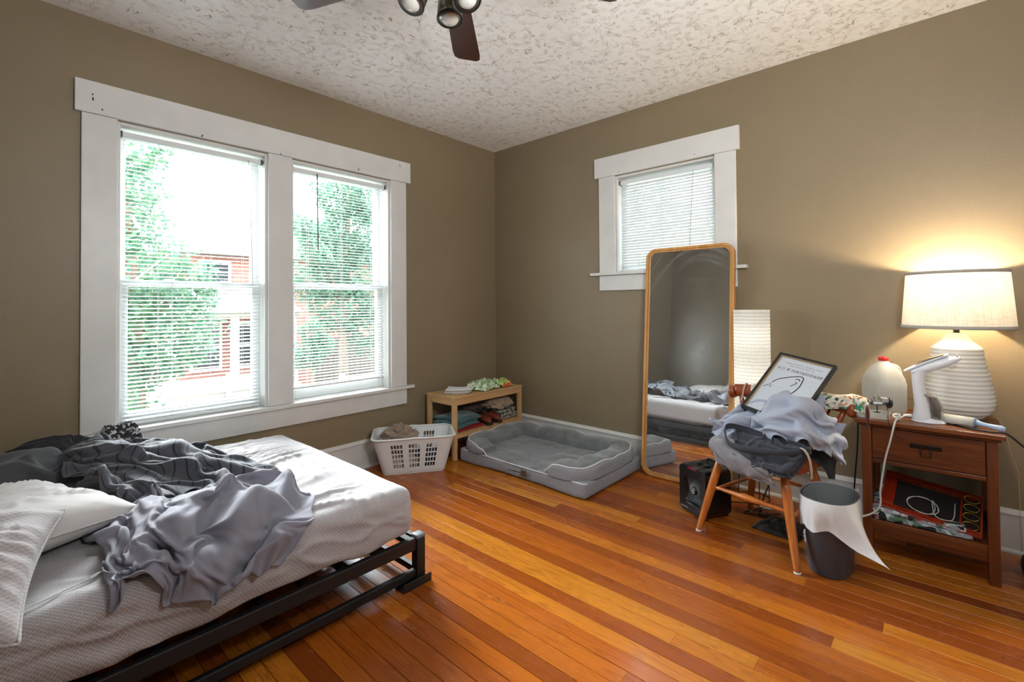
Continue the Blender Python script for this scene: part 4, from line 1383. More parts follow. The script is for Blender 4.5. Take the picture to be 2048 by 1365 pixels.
def ring(outer, inner, x0, x1):
    n = len(outer)
    b = MB()
    vs = [(x0, a, c) for a, c in outer] + [(x0, a, c) for a, c in inner] + [(x1, a, c) for a, c in outer] + [(x1, a, c) for a, c in inner]
    fs = []
    for k in range(n):
        j = (k + 1) % n
        fs += [(k, j, n + j, n + k), (2 * n + k, 3 * n + k, 3 * n + j, 2 * n + j), (k, 2 * n + k, 2 * n + j, j), (n + k, n + j, 3 * n + j, 3 * n + k)]
    b.add(vs, fs)
    return b
oo = [(a, c + mh / 2) for a, c in rrect(mw, mh, 0.075, 10)]
ii = [(a, c + mh / 2) for a, c in rrect(mw - 0.036, mh - 0.036, 0.060, 10)]
i2 = [(a, c + mh / 2) for a, c in rrect(mw - 0.058, mh - 0.058, 0.050, 10)]
ring(oo, ii, -0.018, 0.018).build('frame', M_OAK, mr, bevel=0.003)
ring(ii, i2, -0.010, 0.014).build('inner_lip', M_OAK, mr, bevel=0.0015)
b = MB(); b.add([(-0.004, a, c) for a, c in i2], [tuple(range(len(i2)))]); b.build('mirror_glass', mirror_glass(), mr)
b = MB(); b.add([(0.012, a, c) for a, c in ii], [tuple(range(len(ii)))]); b.build('backing', M_OAK, mr)

# ------------------------------------------------------------------ paper floor lamp
def paper_mat():
    g = N('white_rice_paper')
    v = g.coord('Object')
    f = g.noise(v, 60, 4)
    c = g.ramp(f, [(0.3, lin('#f0efe9')), (0.7, lin('#fbfaf5'))])
    g.set(g.b, 'Base Color', c)
    g.p(Roughness=0.8)
    tl = g.n('BsdfTranslucent', Color=c)
    mx = g.n('MixShader', i0=0.5, i1=g.b, i2=tl)
    g.t.links.new(mx.outputs[0], g.out.inputs[0])
    return g.m
pl = thing('paper_floor_lamp', 'white ribbed paper column lamp standing between the mirror and the chair', 'lamp', (-0.130, -2.340, 0))
rr = 0.103
prof = []
zz = 0.24
while zz < 1.158:
    prof += [(rr - 0.0022, zz), (rr - 0.0002, zz + 0.006), (rr - 0.0002, zz + 0.014), (rr - 0.0022, zz + 0.0205)]
    zz += 0.021
MB().lathe(prof, (0, 0, 0), 40, caps=False).build('paper_shade', paper_mat(), pl)
rb = MB()
for k in range(0, 44):
    rb.tube([((rr - 0.002) * cos(a), (rr - 0.002) * sin(a), 0.24 + k * 0.021) for a in np.linspace(0, 2 * pi, 28, endpoint=False)], 0.0007, 4, closed=True)
o = rb.build('rib_wires', mat('pale_wire', '#8f8e88', 0.6), pl); o['kind'] = 'stuff'
for a in (0.6, 2.17, 3.75, 5.3):
    MB().rod((0.088 * cos(a), 0.088 * sin(a), 0.004), (0.088 * cos(a), 0.088 * sin(a), 0.26), 0.0026, 0.0026, 8).build('leg', M_BLACK, pl)
MB().tube([(0.088 * cos(a), 0.088 * sin(a), 0.005) for a in np.linspace(0, 2 * pi, 30, endpoint=False)], 0.003, 6, closed=True).build('base_ring', M_BLACK, pl)
MB().lathe([(0.0, 0.34), (0.016, 0.35), (0.018, 0.38), (0.012, 0.40)], n=16).rod((0, 0, 0.26), (0, 0, 0.35), 0.012).build('lamp_socket', M_BLKPL, pl)
MB().tube([(-0.088, 0, 0.262), (0.088, 0, 0.262)], 0.003, 6).build('cross_bar', M_BLACK, pl)
MB().lathe([(0.0, 0.47), (0.018, 0.465), (0.030, 0.44), (0.026, 0.415), (0.013, 0.39)][::-1], n=16).build('bulb', mat('opal_bulb', '#fff6e6', 0.3), pl)
def point(name, loc, power, col, r, parent=None):
    d = bpy.data.lights.new(name, 'POINT'); d.energy = power; d.color = col; d.shadow_soft_size = r
    o = bpy.data.objects.new(name, d); COL.objects.link(o); o.location = loc
    return o
for k, zz in enumerate((0.50, 0.75, 1.0)):
    point('paper_lamp_light', (-0.130, -2.340, zz), 0.38, (1.0, 0.95, 0.86), 0.03)

# ------------------------------------------------------------------ captain's chair
M_CHAIR = wood('worn_amber_maple', '#a4541c', '#c27530', 2, 0.32, 0.6, coat=0.3)
M_CHAIRD = wood('red_brown_maple', '#7c3418', '#96471f', 1, 0.35, 0.6, coat=0.3)
CH = (-0.615, -2.535, 0.0); CRZ = radians(165.8)
ch = thing('captains_chair', 'worn amber wooden chair buried under clothes between heater and nightstand', 'chair', CH, CRZ)
def chl(x_, y_, z_): return wm(ch) @ Vector((x_, y_, z_))
# seat: saddled slab
nu, nv = 36, 36
u = np.linspace(-1, 1, nu); v = np.linspace(-1, 1, nv)
U, V = np.meshgrid(u, v, indexing='ij')
rr_ = (np.abs(U) ** 5 + np.abs(V) ** 5) ** 0.2 + 1e-9
mx_ = np.maximum(np.abs(U), np.abs(V)) + 1e-9
X_ = U * mx_ / rr_ * 0.205; Y_ = V * mx_ / rr_ * (0.225 - 0.018 * (U < 0) * -U)
ed = np.clip((1 - mx_) * 7, 0, 1)
Zt = 0.430 + 0.014 * ed ** 0.5 - 0.014 * np.exp(-((U + 0.1) ** 2 * 3 + (np.abs(V) - 0.42) ** 2 * 12)) * ed
Zb = 0.408 - 0.008 * ed
b = MB().grid(np.stack([X_, Y_, Zt], -1)).grid(np.stack([X_, Y_, Zb], -1)[:, ::-1])
per = [(i, 0) for i in range(nu)] + [(nu - 1, j) for j in range(1, nv)] + [(i, nv - 1) for i in range(nu - 2, -1, -1)] + [(0, j) for j in range(nv - 2, 0, -1)]
for k in range(len(per)):
    a, c = per[k], per[(k + 1) % len(per)]
    P4 = [(X_[a], Y_[a], Zt[a]), (X_[c], Y_[c], Zt[c]), (X_[c], Y_[c], Zb[c]), (X_[a], Y_[a], Zb[a])]
    b.add(P4, [(0, 1, 2, 3)], True)
b.build('seat', M_CHAIRD, ch)
legprof = [(0, 0.0125), (0.03, 0.0150), (0.20, 0.0175), (0.50, 0.0205), (0.62, 0.0215), (0.80, 0.0200), (1.0, 0.0160)]
feet = {'fl': (0.228, -0.243), 'fr': (0.222, 0.250), 'rl': (-0.228, -0.224), 'rr': (-0.230, 0.215)}
tops = {'fl': (0.150, -0.155), 'fr': (0.150, 0.160), 'rl': (-0.140, -0.140), 'rr': (-0.140, 0.140)}
M_FOOT = mat('white_felt_foot', '#d8d5cf', 0.9)
for k in feet:
    p0 = Vector((*feet[k], 0.006)); p1 = Vector((*tops[k], 0.412))
    lg = MB().rod(p0, p1, 0.017, prof=legprof, n=16).build('leg', M_CHAIR, ch)
    MB().rod((p0.x, p0.y, 0.0005), (p0.x, p0.y, 0.008), 0.016, 0.0145, 14).build('foot_pad', M_FOOT, lg)
def legpt(k, t): return Vector((*feet[k], 0.006)).lerp(Vector((*tops[k], 0.412)), t)
swell = [(0, 0.0075), (0.12, 0.0085), (0.35, 0.0115), (0.47, 0.0165), (0.53, 0.0165), (0.65, 0.0115), (0.88, 0.0085), (1, 0.0075)]
thin = [(0, 0.007), (0.5, 0.0105), (1, 0.007)]
for a, c, t, pr_ in (('fl', 'fr', 0.58, swell), ('rl', 'rr', 0.60, thin), ('fl', 'rl', 0.52, thin), ('fr', 'rr', 0.52, thin)):
    MB().rod(legpt(a, t), legpt(c, t), 0.01, prof=pr_, n=14).build('stretcher', M_CHAIR, ch)
# heavy crest rail, thicker lobes at its two ends
cz = 0.690
cp = spline([(-0.252, -0.315, cz - 0.006), (-0.262, -0.24, cz), (-0.272, -0.12, cz + 0.004), (-0.276, 0.0, cz + 0.005), (-0.272, 0.12, cz + 0.004), (-0.262, 0.22, cz), (-0.250, 0.285, cz - 0.006)], 5)
MB().tube(cp, [0.034] * len(cp), 18, flat=(0.72, 1.08)).build('crest_rail', M_CHAIRD, ch)
for s in (-1, 1):
    e = cp[0] if s < 0 else cp[-1]
    lobe = MB().rod(e - Vector((0, 0.0, 0.008)), e + Vector((0.006, 0.030 * s, -0.014)), 0.036, prof=[(0, 0.032), (0.35, 0.038), (0.8, 0.038), (1, 0.034)], n=22)
    lobe.build('crest_end', M_CHAIRD, ch)
turn = [(0, 0.009), (0.08, 0.012), (0.2, 0.016), (0.34, 0.019), (0.44, 0.013), (0.48, 0.017), (0.52, 0.012), (0.7, 0.016), (0.85, 0.013), (1, 0.010)]
for yy in (-0.285, 0.262):
    MB().rod((-0.165, yy * 0.66, 0.430), (-0.256, yy, cz - 0.02), 0.014, prof=turn, n=16).build('back_post', M_CHAIRD, ch)
for yy in (-0.19, -0.115, -0.04, 0.04, 0.115, 0.19):
    MB().rod((-0.172, yy * 0.72, 0.430), (-0.272, yy, cz - 0.02), 0.007, prof=[(0, 0.0065), (0.4, 0.009), (1, 0.006)], n=12).build('spindle', M_CHAIRD, ch)

# dark red pad hooked on the right end of the crest
M_VELVET = mat('dark_red_velvet', '#4d0f10', 0.95, var=0.2, bump=0.3, bscale=150, sheen=0.5)
pd = MB().lathe([(0.0, -0.010), (0.030, -0.009), (0.042, -0.003), (0.042, 0.003), (0.030, 0.009), (0.0, 0.010)], n=30, sx=1.0, sy=1.45)
pd = pd.build('round_pad', M_VELVET)
pd.rotation_euler = (radians(90), radians(-16), radians(12)); pd.location = chl(-0.262, 0.352, cz - 0.040)
tag(pd, 'dark red velvety oval pad at the right end of the chair back', 'pad')

M_FLORAL = print_mat('green_peach_floral_print', '#c9bfae', [('#2e8d6c', 0.585), ('#c9805c', 0.60), ('#e6dfd2', 0.52), ('#27513f', 0.66)], 26)
# patterned cloth hung over the crest rail: right bunch and left bunch are one long cloth
def draped_over(name, label, cat, pts, width, m, seed, drop_f, drop_b, h=0.010, r_=0.040, nn=40):
    """cloth lying across a rail that follows pts (world); hangs drop_f in front and drop_b behind"""
    C_ = spline(pts, 8)
    n = len(C_)
    rows = []
    na = 26
    for i, p in enumerate(C_):
        t = i / (n - 1)
        a = C_[max(0, i - 1)]; c = C_[min(n - 1, i + 1)]
        d = (c - a).normalized(); nr = Vector((-d.y, d.x, 0)).normalized()
        df = drop_f * (0.75 + 0.5 * vnoise(np.array([t * 4.0, seed, 0.0]), seed)); dbk = drop_b * (0.75 + 0.5 * vnoise(np.array([t * 4.0, seed, 4.0]), seed + 1))
        row = []
        r_t = r_ * (1 - 0.55 * max(0, (t - 0.8) / 0.2))
        df *= 1 - 0.8 * max(0, (t - 0.8) / 0.2)
        for k in range(na):
            s = k / (na - 1)
            if s < 0.35:
                q = nr * r_t + Vector((0, 0, -df * (0.35 - s) / 0.35))
            elif s < 0.65:
                an = pi * (s - 0.35) / 0.30
                q = nr * r_t * cos(an) + Vector((0, 0, r_t * sin(an)))
            else:
                q = -nr * r_t + Vector((0, 0, -dbk * (s - 0.65) / 0.35))
            w_ = vnoise(np.array([t * 11.0, s * 3.0, seed * 1.0]), seed + 3) * h * (1 + 1.5 * abs(s - 0.5))
            row.append(tuple(p + q + nr * w_ * (1 if s < 0.5 else -1) + d * 0.012 * vnoise(np.array([t * 3.0, s * 4.0, 2.0]), seed + 8)))
        rows.append(row)
    o = MB().grid(np.array(rows)).build(name, m, solid=0.003)
    return tag(o, label, cat)
fl_ = [chl(-0.268, -0.215, cz), chl(-0.274, -0.10, cz + 0.004), chl(-0.276, 0.0, cz + 0.006), chl(-0.272, 0.12, cz + 0.006), chl(-0.262, 0.22, cz + 0.006), chl(-0.262, 0.30, cz + 0.022), chl(-0.275, 0.355, cz + 0.034)]
draped_over('scarf', 'green and peach floral cloth draped over the chair back behind the poster', 'cloth', fl_, 0.1, M_FLORAL, 5, 0.045, 0.05)
# thin cream strap looped round the left end of the crest
sp_ = MB()
cpt = Vector((-0.262, -0.255, cz))
sp_.tube([tuple(cpt + Vector((0.030 * cos(a), 0.004 * sin(a * 2), 0.042 * sin(a)))) for a in np.linspace(0, 2 * pi, 26, endpoint=False)], 0.003, 6, closed=True, flat=(1.6, 0.5))
sp_.tube(spline([tuple(cpt + Vector(q)) for q in ((0.030, 0, 0.0), (0.034, -0.012, -0.06), (0.036, -0.03, -0.12))], 5), 0.003, 6, flat=(1.6, 0.5))
o = sp_.build('strap', mat('cream_webbing', '#b5aa95', 0.8)); 
M_ = wm(ch)
for vtx in o.data.vertices: vtx.co = M_ @ vtx.co
tag(o, 'thin cream strap looped round the left end of the chair back', 'strap')

# ------------------------------------------------------------------ framed poster, upside down on the clothes
ax_a = Vector((-0.315, -0.936, -0.155)).normalized()      # picture's top edge, left to right as it stands
ax_b = Vector((0.656, -0.333, 0.677)).normalized()        # up along the picture
ax_b = (ax_b - ax_a * ax_b.dot(ax_a)).normalized()
ax_n = ax_a.cross(ax_b).normalized()                      # faces the room
TL = Vector((-0.372, -2.555, 0.9275))
PWd, PHt = 0.290, 0.400
R3 = Matrix((ax_a, ax_b, ax_n)).transposed()
org = TL - ax_b * PHt + ax_a * PWd / 2
pf = thing('framed_poster', 'black framed poster with upside-down lettering propped on the chair back', 'picture', tuple(org), 0, rot=R3)
M_PFRAME = mat('black_picture_frame', '#1d1c20', 0.35)
fo = [(-PWd / 2, 0), (PWd / 2, 0), (PWd / 2, PHt), (-PWd / 2, PHt)]
fw = 0.0125
def bar(lo, hi, nm='frame_bar'):
    return MB().box(lo, hi).build(nm, M_PFRAME, pf, bevel=0.0015)
bar((-PWd / 2, 0, -0.010), (-PWd / 2 + fw, PHt, 0.012)); bar((PWd / 2 - fw, 0, -0.010), (PWd / 2, PHt, 0.012))
bar((-PWd / 2 + fw, PHt - fw, -0.010), (PWd / 2 - fw, PHt, 0.012)); bar((-PWd / 2 + fw, 0, -0.010), (PWd / 2 - fw, fw, 0.012))
M_MATB = mat('tan_inner_edge', '#9d8762', 0.7)
for lo, hi in (((-PWd / 2 + fw, fw, -0.004), (-PWd / 2 + fw + 0.004, PHt - fw, 0.006)), ((PWd / 2 - fw - 0.004, fw, -0.004), (PWd / 2 - fw, PHt - fw, 0.006)), ((-PWd / 2 + fw + 0.004, PHt - fw - 0.004, -0.004), (PWd / 2 - fw - 0.004, PHt - fw, 0.006))):
    MB().box(lo, hi).build('inner_edge', M_MATB, pf)
M_PAPER = mat('poster_paper', '#cdd3dc', 0.55)
sh_ = MB().box((-PWd / 2 + fw, fw, -0.006), (PWd / 2 - fw, PHt - fw, -0.004)).build('poster_sheet', M_PAPER, pf)
M_INK = mat('black_ink', '#16181c', 0.6)
def text(body, size, x_, y_, parent, m, rotz=pi, z_=-0.0035, spacing=1.0, base=None):
    c = bpy.data.curves.new('lettering', 'FONT')
    c.body = body; c.size = size; c.align_x = 'CENTER'; c.space_character = spacing
    c.extrude = 0.0001
    c.materials.append(m)
    tmp = bpy.data.objects.new('lettering', c); COL.objects.link(tmp)
    dg = bpy.context.evaluated_depsgraph_get()
    me = bpy.data.meshes.new_from_object(tmp.evaluated_get(dg), depsgraph=dg)
    bpy.data.objects.remove(tmp, do_unlink=True)
    o = bpy.data.objects.new('lettering', me); COL.objects.link(o)
    o['kind'] = 'stuff'
    o.parent = parent
    o.location = (x_, y_, z_); o.rotation_euler = (0, 0, rotz)
    return o
text('BERGGRUEN & CIE', 0.0245, 0.0, PHt - 0.082, sh_, M_INK, spacing=1.15)
text('70, rue de l\'Universit\u00e9, Paris', 0.0098, 0.0, PHt - 0.060, sh_, mat('grey_ink', '#6a6e76', 0.7), spacing=1.1)
text('mardi 13 janvier - samedi 21 f\u00e9vrier', 0.0118, 0.0, PHt - 0.044, sh_, bpy.data.materials['grey_ink'], spacing=1.1)
# plain generic line drawing
ink = MB()
ink.tube(spline([(-0.090, 0.205, 0), (-0.075, 0.232, 0), (-0.035, 0.262, 0), (0.012, 0.285, 0), (0.035, 0.283, 0), (0.042, 0.258, 0), (0.044, 0.225, 0), (0.036, 0.190, 0), (0.022, 0.160, 0)], 6), 0.0027, 6, flat=(1, 0.3))
ink.tube(spline([(0.005, 0.262, 0), (0.018, 0.268, 0), (0.030, 0.258, 0)], 5), 0.0024, 6, flat=(1, 0.3))
ink.tube(spline([(0.012, 0.246, 0), (0.022, 0.240, 0), (0.002, 0.214, 0)], 5), 0.0022, 6, flat=(1, 0.3))
for q in ((-0.092, 0.195), (-0.100, 0.186), (-0.084, 0.184), (-0.110, 0.176)):
    ink.tube([(q[0], q[1], 0), (q[0] - 0.004, q[1] - 0.008, 0)], 0.0025, 6, flat=(1, 0.3))
io = ink.build('line_drawing', M_INK, sh_); io.location = (0, 0, -0.0036)
MB().box((-PWd / 2 + fw, fw, -0.0030), (PWd / 2 - fw, PHt - fw, -0.0015)).build('glass', glass_mat('picture_glass', (1, 1, 1)), pf)

# ------------------------------------------------------------------ fan heater
ht = thing('fan_heater', 'black square fan heater on the floor in front of the mirror', 'heater', (-0.53, -2.19, 0), radians(153.9))
M_HEAT = mat('glossy_black_shell', '#101113', 0.28)
hw_, hd_, hh_ = 0.205, 0.195, 0.265
shell = [(a, c + hh_ / 2 + 0.008) for a, c in rrect(hw_, hh_, 0.032, 6)]
n = len(shell)
b = MB()
secs = [(-hd_ / 2, 0.93), (-hd_ / 2 + 0.012, 1.0), (hd_ / 2 - 0.004, 1.0), (hd_ / 2, 0.985)]
for xx, sc_ in secs:
    b.v += [(xx, a * sc_, (c - hh_ / 2 - 0.008) * sc_ + hh_ / 2 + 0.008) for a, c in shell]
for i in range(len(secs) - 1):
    for k in range(n):
        j = (k + 1) % n
        b.f.append((i * n + k, i * n + j, (i + 1) * n + j, (i + 1) * n + k)); b.sm.append(True); b.mi.append(0)
b.f.append(tuple(range(n - 1, -1, -1))); b.sm.append(False); b.mi.append(0)
# front face: ring round the circular opening, recessed bowl
cr_ = 0.088; zc = hh_ / 2 + 0.002
o0 = len(b.v)
circ = [(cr_ * cos(2 * pi * (k + 0.0) / n + pi / 4 * 0), cr_ * sin(2 * pi * k / n)) for k in range(n)]
angs = [math.atan2(c - hh_ / 2 - 0.008, a) for a, c in shell]
b.v += [(hd_ / 2, cr_ * cos(t), zc + cr_ * sin(t)) for t in angs]
b.v += [(hd_ / 2 - 0.008, (cr_ - 0.004) * cos(t), zc + (cr_ - 0.004) * sin(t)) for t in angs]
b.v += [(hd_ / 2 - 0.045, (cr_ - 0.030) * cos(t), zc + (cr_ - 0.030) * sin(t)) for t in angs]
L3 = 3 * n
for k in range(n):
    j = (k + 1) % n
    b.f += [(L3 + k, L3 + j, o0 + j, o0 + k), (o0 + k, o0 + j, o0 + n + j, o0 + n + k), (o0 + n + k, o0 + n + j, o0 + 2 * n + j, o0 + 2 * n + k)]
    b.sm += [False, True, True]; b.mi += [0, 0, 0]
b.f.append(tuple(o0 + 2 * n + k for k in range(n))); b.sm.append(False); b.mi.append(0)
b.build('housing', M_HEAT, ht)
gr = MB()
for k in range(60):
    a = 2 * pi * k / 60
    pts = []
    for q in range(6):
        r_ = 0.022 + (cr_ - 0.026) * q / 5
        an = a + 0.55 * (1 - q / 5) ** 1.3
        dep = hd_ / 2 - 0.010 - 0.018 * (1 - abs(q / 5 * 2 - 0.8) * 0.7)
        pts.append((dep, r_ * cos(an), zc + r_ * sin(an)))
    gr.tube(pts, 0.00095, 5)
gr.build('spiral_grille', mat('grey_black_grille', '#7d8086', 0.35), ht)
hub = MB().lathe([(0.0, 0.006), (0.019, 0.004), (0.024, -0.004), (0.024, -0.020)][::-1], (hd_ / 2 - 0.012, 0, zc), 24, Matrix.Rotation(pi / 2, 4, 'Y')).build('hub', M_HEAT, ht)
st = MB()
for k in range(5):
    a = pi / 2 + 2 * pi * k / 5 + 0.15
    st.prism([(0.004 * cos(a + 2.2), 0.004 * sin(a + 2.2)), (0.016 * cos(a - 0.28), 0.016 * sin(a - 0.28)), (0.016 * cos(a + 0.28), 0.016 * sin(a + 0.28))], 0.002,
             Matrix(((0, 0, 1, hd_ / 2 - 0.006), (1, 0, 0, 0), (0, 1, 0, zc), (0, 0, 0, 1))))
st.build('star_emblem', mat('silver_emblem', '#d7d9dc', 0.25, 0.6), hub, label='silver star shaped emblem')
MB().rbox((hd_ / 2 - 0.05, -0.045, hh_ + 0.0075), (hd_ / 2 + 0.0015, 0.052, hh_ + 0.0105), 0.0012, 2).build('control_panel', mat('dark_smoked_panel', '#1c1013', 0.15), ht)
MB().box((hd_ / 2 - 0.002, -0.03, hh_ - 0.006), (hd_ / 2 + 0.0012, 0.028, hh_ + 0.002)).build('display', mat('red_display', '#5d0f22', 0.2, Emission_Color=(0.7, 0.02, 0.1, 1), Emission_Strength=0.25), ht, label='dim red display')
for yy in (-0.028, 0.030):
    MB().lathe([(0.016, 0), (0.016, 0.008), (0.013, 0.011), (0, 0.011)], (0.015, yy, hh_ + 0.008), 20).build('knob', M_BLKPL, ht)
MB().tube(spline([(-0.062, -0.045, hh_ + 0.008), (-0.060, -0.038, hh_ + 0.022), (-0.055, 0.0, hh_ + 0.028), (-0.060, 0.038, hh_ + 0.022), (-0.062, 0.045, hh_ + 0.008)], 5), 0.0055, 8, flat=(1.6, 0.7)).build('carry_handle', M_HEAT, ht)
for xx in (-0.075, 0.075):
    for yy in (-0.08, 0.08):
        MB().rod((xx, yy, 0.0005), (xx, yy, 0.012), 0.009, 0.009, 10).build('rubber_foot', M_BLKPL, ht)
tx = text('VORNADO', 0.0115, 0, 0, ht, mat('white_print', '#d9dadd', 0.5), 0, 0)
tx.rotation_euler = (pi / 2, 0, pi / 2); tx.location = (hd_ / 2 + 0.0005, -0.062, 0.026)

# ------------------------------------------------------------------ waste bin with liner
tc = thing('waste_bin', 'dark grey oval waste bin with a white liner beside the chair', 'bin', (-0.735, -2.825, 0), radians(-4))
M_BIN = mat('dark_grey_plastic_bin', '#4a525d', 0.42)
def oval(rx, ry, z_, n=48, e=2.4):
    out = []
    for k in range(n):
        a = 2 * pi * k / n
        out.append((rx * math.copysign(abs(cos(a)) ** (2 / e), cos(a)), ry * math.copysign(abs(sin(a)) ** (2 / e), sin(a)), z_))
    return out
rings = [oval(0.112, 0.078, 0.002), oval(0.116, 0.081, 0.006), oval(0.145, 0.103, 0.325), oval(0.149, 0.107, 0.328), oval(0.149, 0.107, 0.334), oval(0.143, 0.101, 0.334), oval(0.112, 0.078, 0.010)]
b = MB().grid(np.array(rings), closed_v=True)
b.add(rings[0], [tuple(range(47, -1, -1))]); b.add(rings[-1], [tuple(range(48))])
b.build('body', M_BIN, tc)
def bag_mat(name, col, tr=0.25):
    g = N(name)
    v = g.coord('Object')
    g.set(g.b, 'Base Color', lin(col)); g.p(Roughness=0.32)
    g.bump(g.noise(v, 45, 5, 0.65), 0.5, 0.004)
    t1_ = g.n('BsdfTranslucent', Color=lin(col)); m1 = g.n('MixShader', i0=0.2, i1=g.b, i2=t1_)
    t2_ = g.n('BsdfTransparent'); m2 = g.n('MixShader', i0=tr, i1=m1, i2=t2_)
    g.t.links.new(m2.outputs[0], g.out.inputs[0])
    return g.m
M_BAG = bag_mat('white_film_liner', '#f3f5f8', 0.10)
M_BAGIN = bag_mat('shaded_film_liner_inside', '#8f9496', 0.05)  # shade inside the liner put into a greyer copy of the white film
rg_ = np.random.default_rng(4)
# inside of liner
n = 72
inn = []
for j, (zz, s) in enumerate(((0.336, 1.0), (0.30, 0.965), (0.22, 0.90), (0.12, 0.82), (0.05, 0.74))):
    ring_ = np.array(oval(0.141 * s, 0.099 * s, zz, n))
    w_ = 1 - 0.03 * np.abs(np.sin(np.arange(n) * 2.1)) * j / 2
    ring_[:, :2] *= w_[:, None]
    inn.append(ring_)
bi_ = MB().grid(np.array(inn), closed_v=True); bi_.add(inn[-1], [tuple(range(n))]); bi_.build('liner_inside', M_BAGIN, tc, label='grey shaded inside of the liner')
# outside overhang: depth of the cuff varies round the rim, pulled to a long point at one side
outr = []
R4 = Matrix.Rotation(radians(4), 3, 'Z')
m_ = 16
tipdir = R4 @ (Vector((-0.955, -3.055, 0)) - Vector((-0.735, -2.825, 0)))
ta = math.atan2(tipdir.y / 0.7, tipdir.x)
for j in range(m_):
    t = j / (m_ - 1)
    row = []
    for k in range(n):
        a = 2 * pi * k / n
        d_ = (a - ta + pi) % (2 * pi) - pi
        base_drop = 0.115 + 0.020 * sin(a * 3 + 1) + 0.012 * sin(a * 7)
        tail = math.exp(-(d_ / 0.42) ** 2)
        side_ = math.exp(-((d_ + 0.55) / 0.8) ** 2)
        drop = base_drop + 0.040 * side_
        r1 = 1.0 + 0.02 + 0.022 * t * sin(a * 19 + 2 * sin(a * 5)) + 0.055 * sin(pi * min(1, t * 1.2)) * (0.6 + 0.4 * sin(a * 2 + 0.5)) + 0.018 * vnoise(np.array([a * 5.0, t * 1.5, 1.0]), 3) * t * 2
        p = Vector((*oval(0.150 * r1, 0.108 * r1, 0, 360)[int(round(a / (2 * pi) * 360)) % 360][:2], 0.338 - drop * t + 0.006 * math.sin(pi * t)))
        tp = R4 @ (Vector((-0.930, -3.055, 0.150)) - Vector((-0.735, -2.825, 0)))
        tp.z = 0.150
        w2 = tail * t ** 1.6
        p = p.lerp(tp, min(0.985, w2))
        row.append(tuple(p))
    outr.append(row)
MB().grid(np.array(outr), closed_v=True).build('liner_cuff', M_BAG, tc)
o = bundle('plastic_bag', 'small white plastic bag on the floor behind the waste bin', 'bag', (-0.555, -2.735, 0.001), (0.12, 0.10, 0.13), M_BAG, 71, 0.3, 9, 0.25, n=30)

# black pouch, bracelet, paper slip under the chair
M_CORDB = mat('black_rubber_cord', '#121214', 0.5)
M_VBLK = mat('black_satin_fabric', '#0c0c0f', 0.45, bump=0.5, bscale=25, bdist=0.01)
nu, nv = 40, 30
u = np.linspace(0, 1, nu); v = np.linspace(0, 1, nv)
U, V = np.meshgrid(u, v, indexing='ij')
c00, c10, c11, c01 = [np.array(c, float) for c in ((-0.560, -2.440, 0), (-0.585, -2.665, 0), (-0.345, -2.685, 0), (-0.330, -2.500, 0))]
Pp = (1 - U)[..., None] * (1 - V)[..., None] * c00 + U[..., None] * (1 - V)[..., None] * c10 + U[..., None] * V[..., None] * c11 + (1 - U)[..., None] * V[..., None] * c01
Pp[..., 2] = 0.004 + 0.058 * (np.sin(np.pi * U ** 0.8) * np.sin(np.pi * V ** 0.7)) ** 0.8 * (0.7 + 0.5 * fbm(np.stack([U * 4, V * 4, U * 0], -1), 6, 2)) + 0.02 * np.clip(1 - np.abs(V - U * 0.8 - 0.1) * 8, 0, 1) * np.sin(np.pi * U)
Pb = Pp.copy(); Pb[..., 2] = 0.002
b = MB().grid(Pp); b.grid(Pb[:, ::-1])
o = b.build('drawstring_pouch', M_VBLK); tag(o, 'flat black fabric pouch lying under the chair', 'pouch')
lg_ = text('III', 0.02, 0, 0, o, mat('gold_print', '#8d7a45', 0.4), 0, 0)
lg_.location = (-0.405, -2.560, 0.060); lg_.rotation_euler = (radians(15), 0, radians(-60))
bc = thing('bracelet', 'small dark bracelet with a silver clasp on the floor under the chair', 'bracelet', (-0.355, -2.452, 0))
MB().tube([(0.026 * cos(a), 0.026 * sin(a), 0.006 + 0.010 * max(0, sin(a))) for a in np.linspace(0.5, 2 * pi - 0.3, 24)], 0.0042, 8, flat=(0.7, 1.4)).build('band', mat('dark_brown_band', '#2c1d1a', 0.5), bc)
MB().rbox((0.018, 0.006, 0.002), (0.032, 0.016, 0.010), 0.002, 2).build('clasp', mat('polished_silver', '#cfd0d2', 0.15, 1.0), bc)
o = MB().box((-0.017, -0.035, 0), (0.017, 0.035, 0.0008)).build('paper_tag', mat('pale_grey_paper', '#b9bcbd', 0.7), bevel=0.0003)
o.location = (-0.245, -2.440, 0.0012); o.rotation_euler = (0, radians(-12), radians(20)); o.location.z = 0.006
tag(o, 'pale paper tag on the floor under the chair', 'tag')
# cables on the floor behind the chair
def cable(label, pts, r, m, cat='cable', nm='power_cable', k=8):
    o = MB().tube(spline(pts, k), r, 8).build(nm, m)
    return tag(o, label, cat)
cable('black cord lying along the floor from the heater to the baseboard', [(-0.40, -2.15, 0.02), (-0.34, -2.20, 0.006), (-0.26, -2.30, 0.005), (-0.23, -2.42, 0.005), (-0.30, -2.40, 0.005), (-0.40, -2.36, 0.005), (-0.36, -2.45, 0.005), (-0.28, -2.52, 0.005)], 0.0032, M_CORDB)
cable('thick black cord arching out from under the towel behind the chair', [(-0.20, -2.40, 0.005), (-0.16, -2.42, 0.08), (-0.14, -2.45, 0.16), (-0.12, -2.50, 0.19), (-0.10, -2.52, 0.10), (-0.12, -2.53, 0.02), (-0.14, -2.51, 0.006)], 0.0048, M_CORDB)

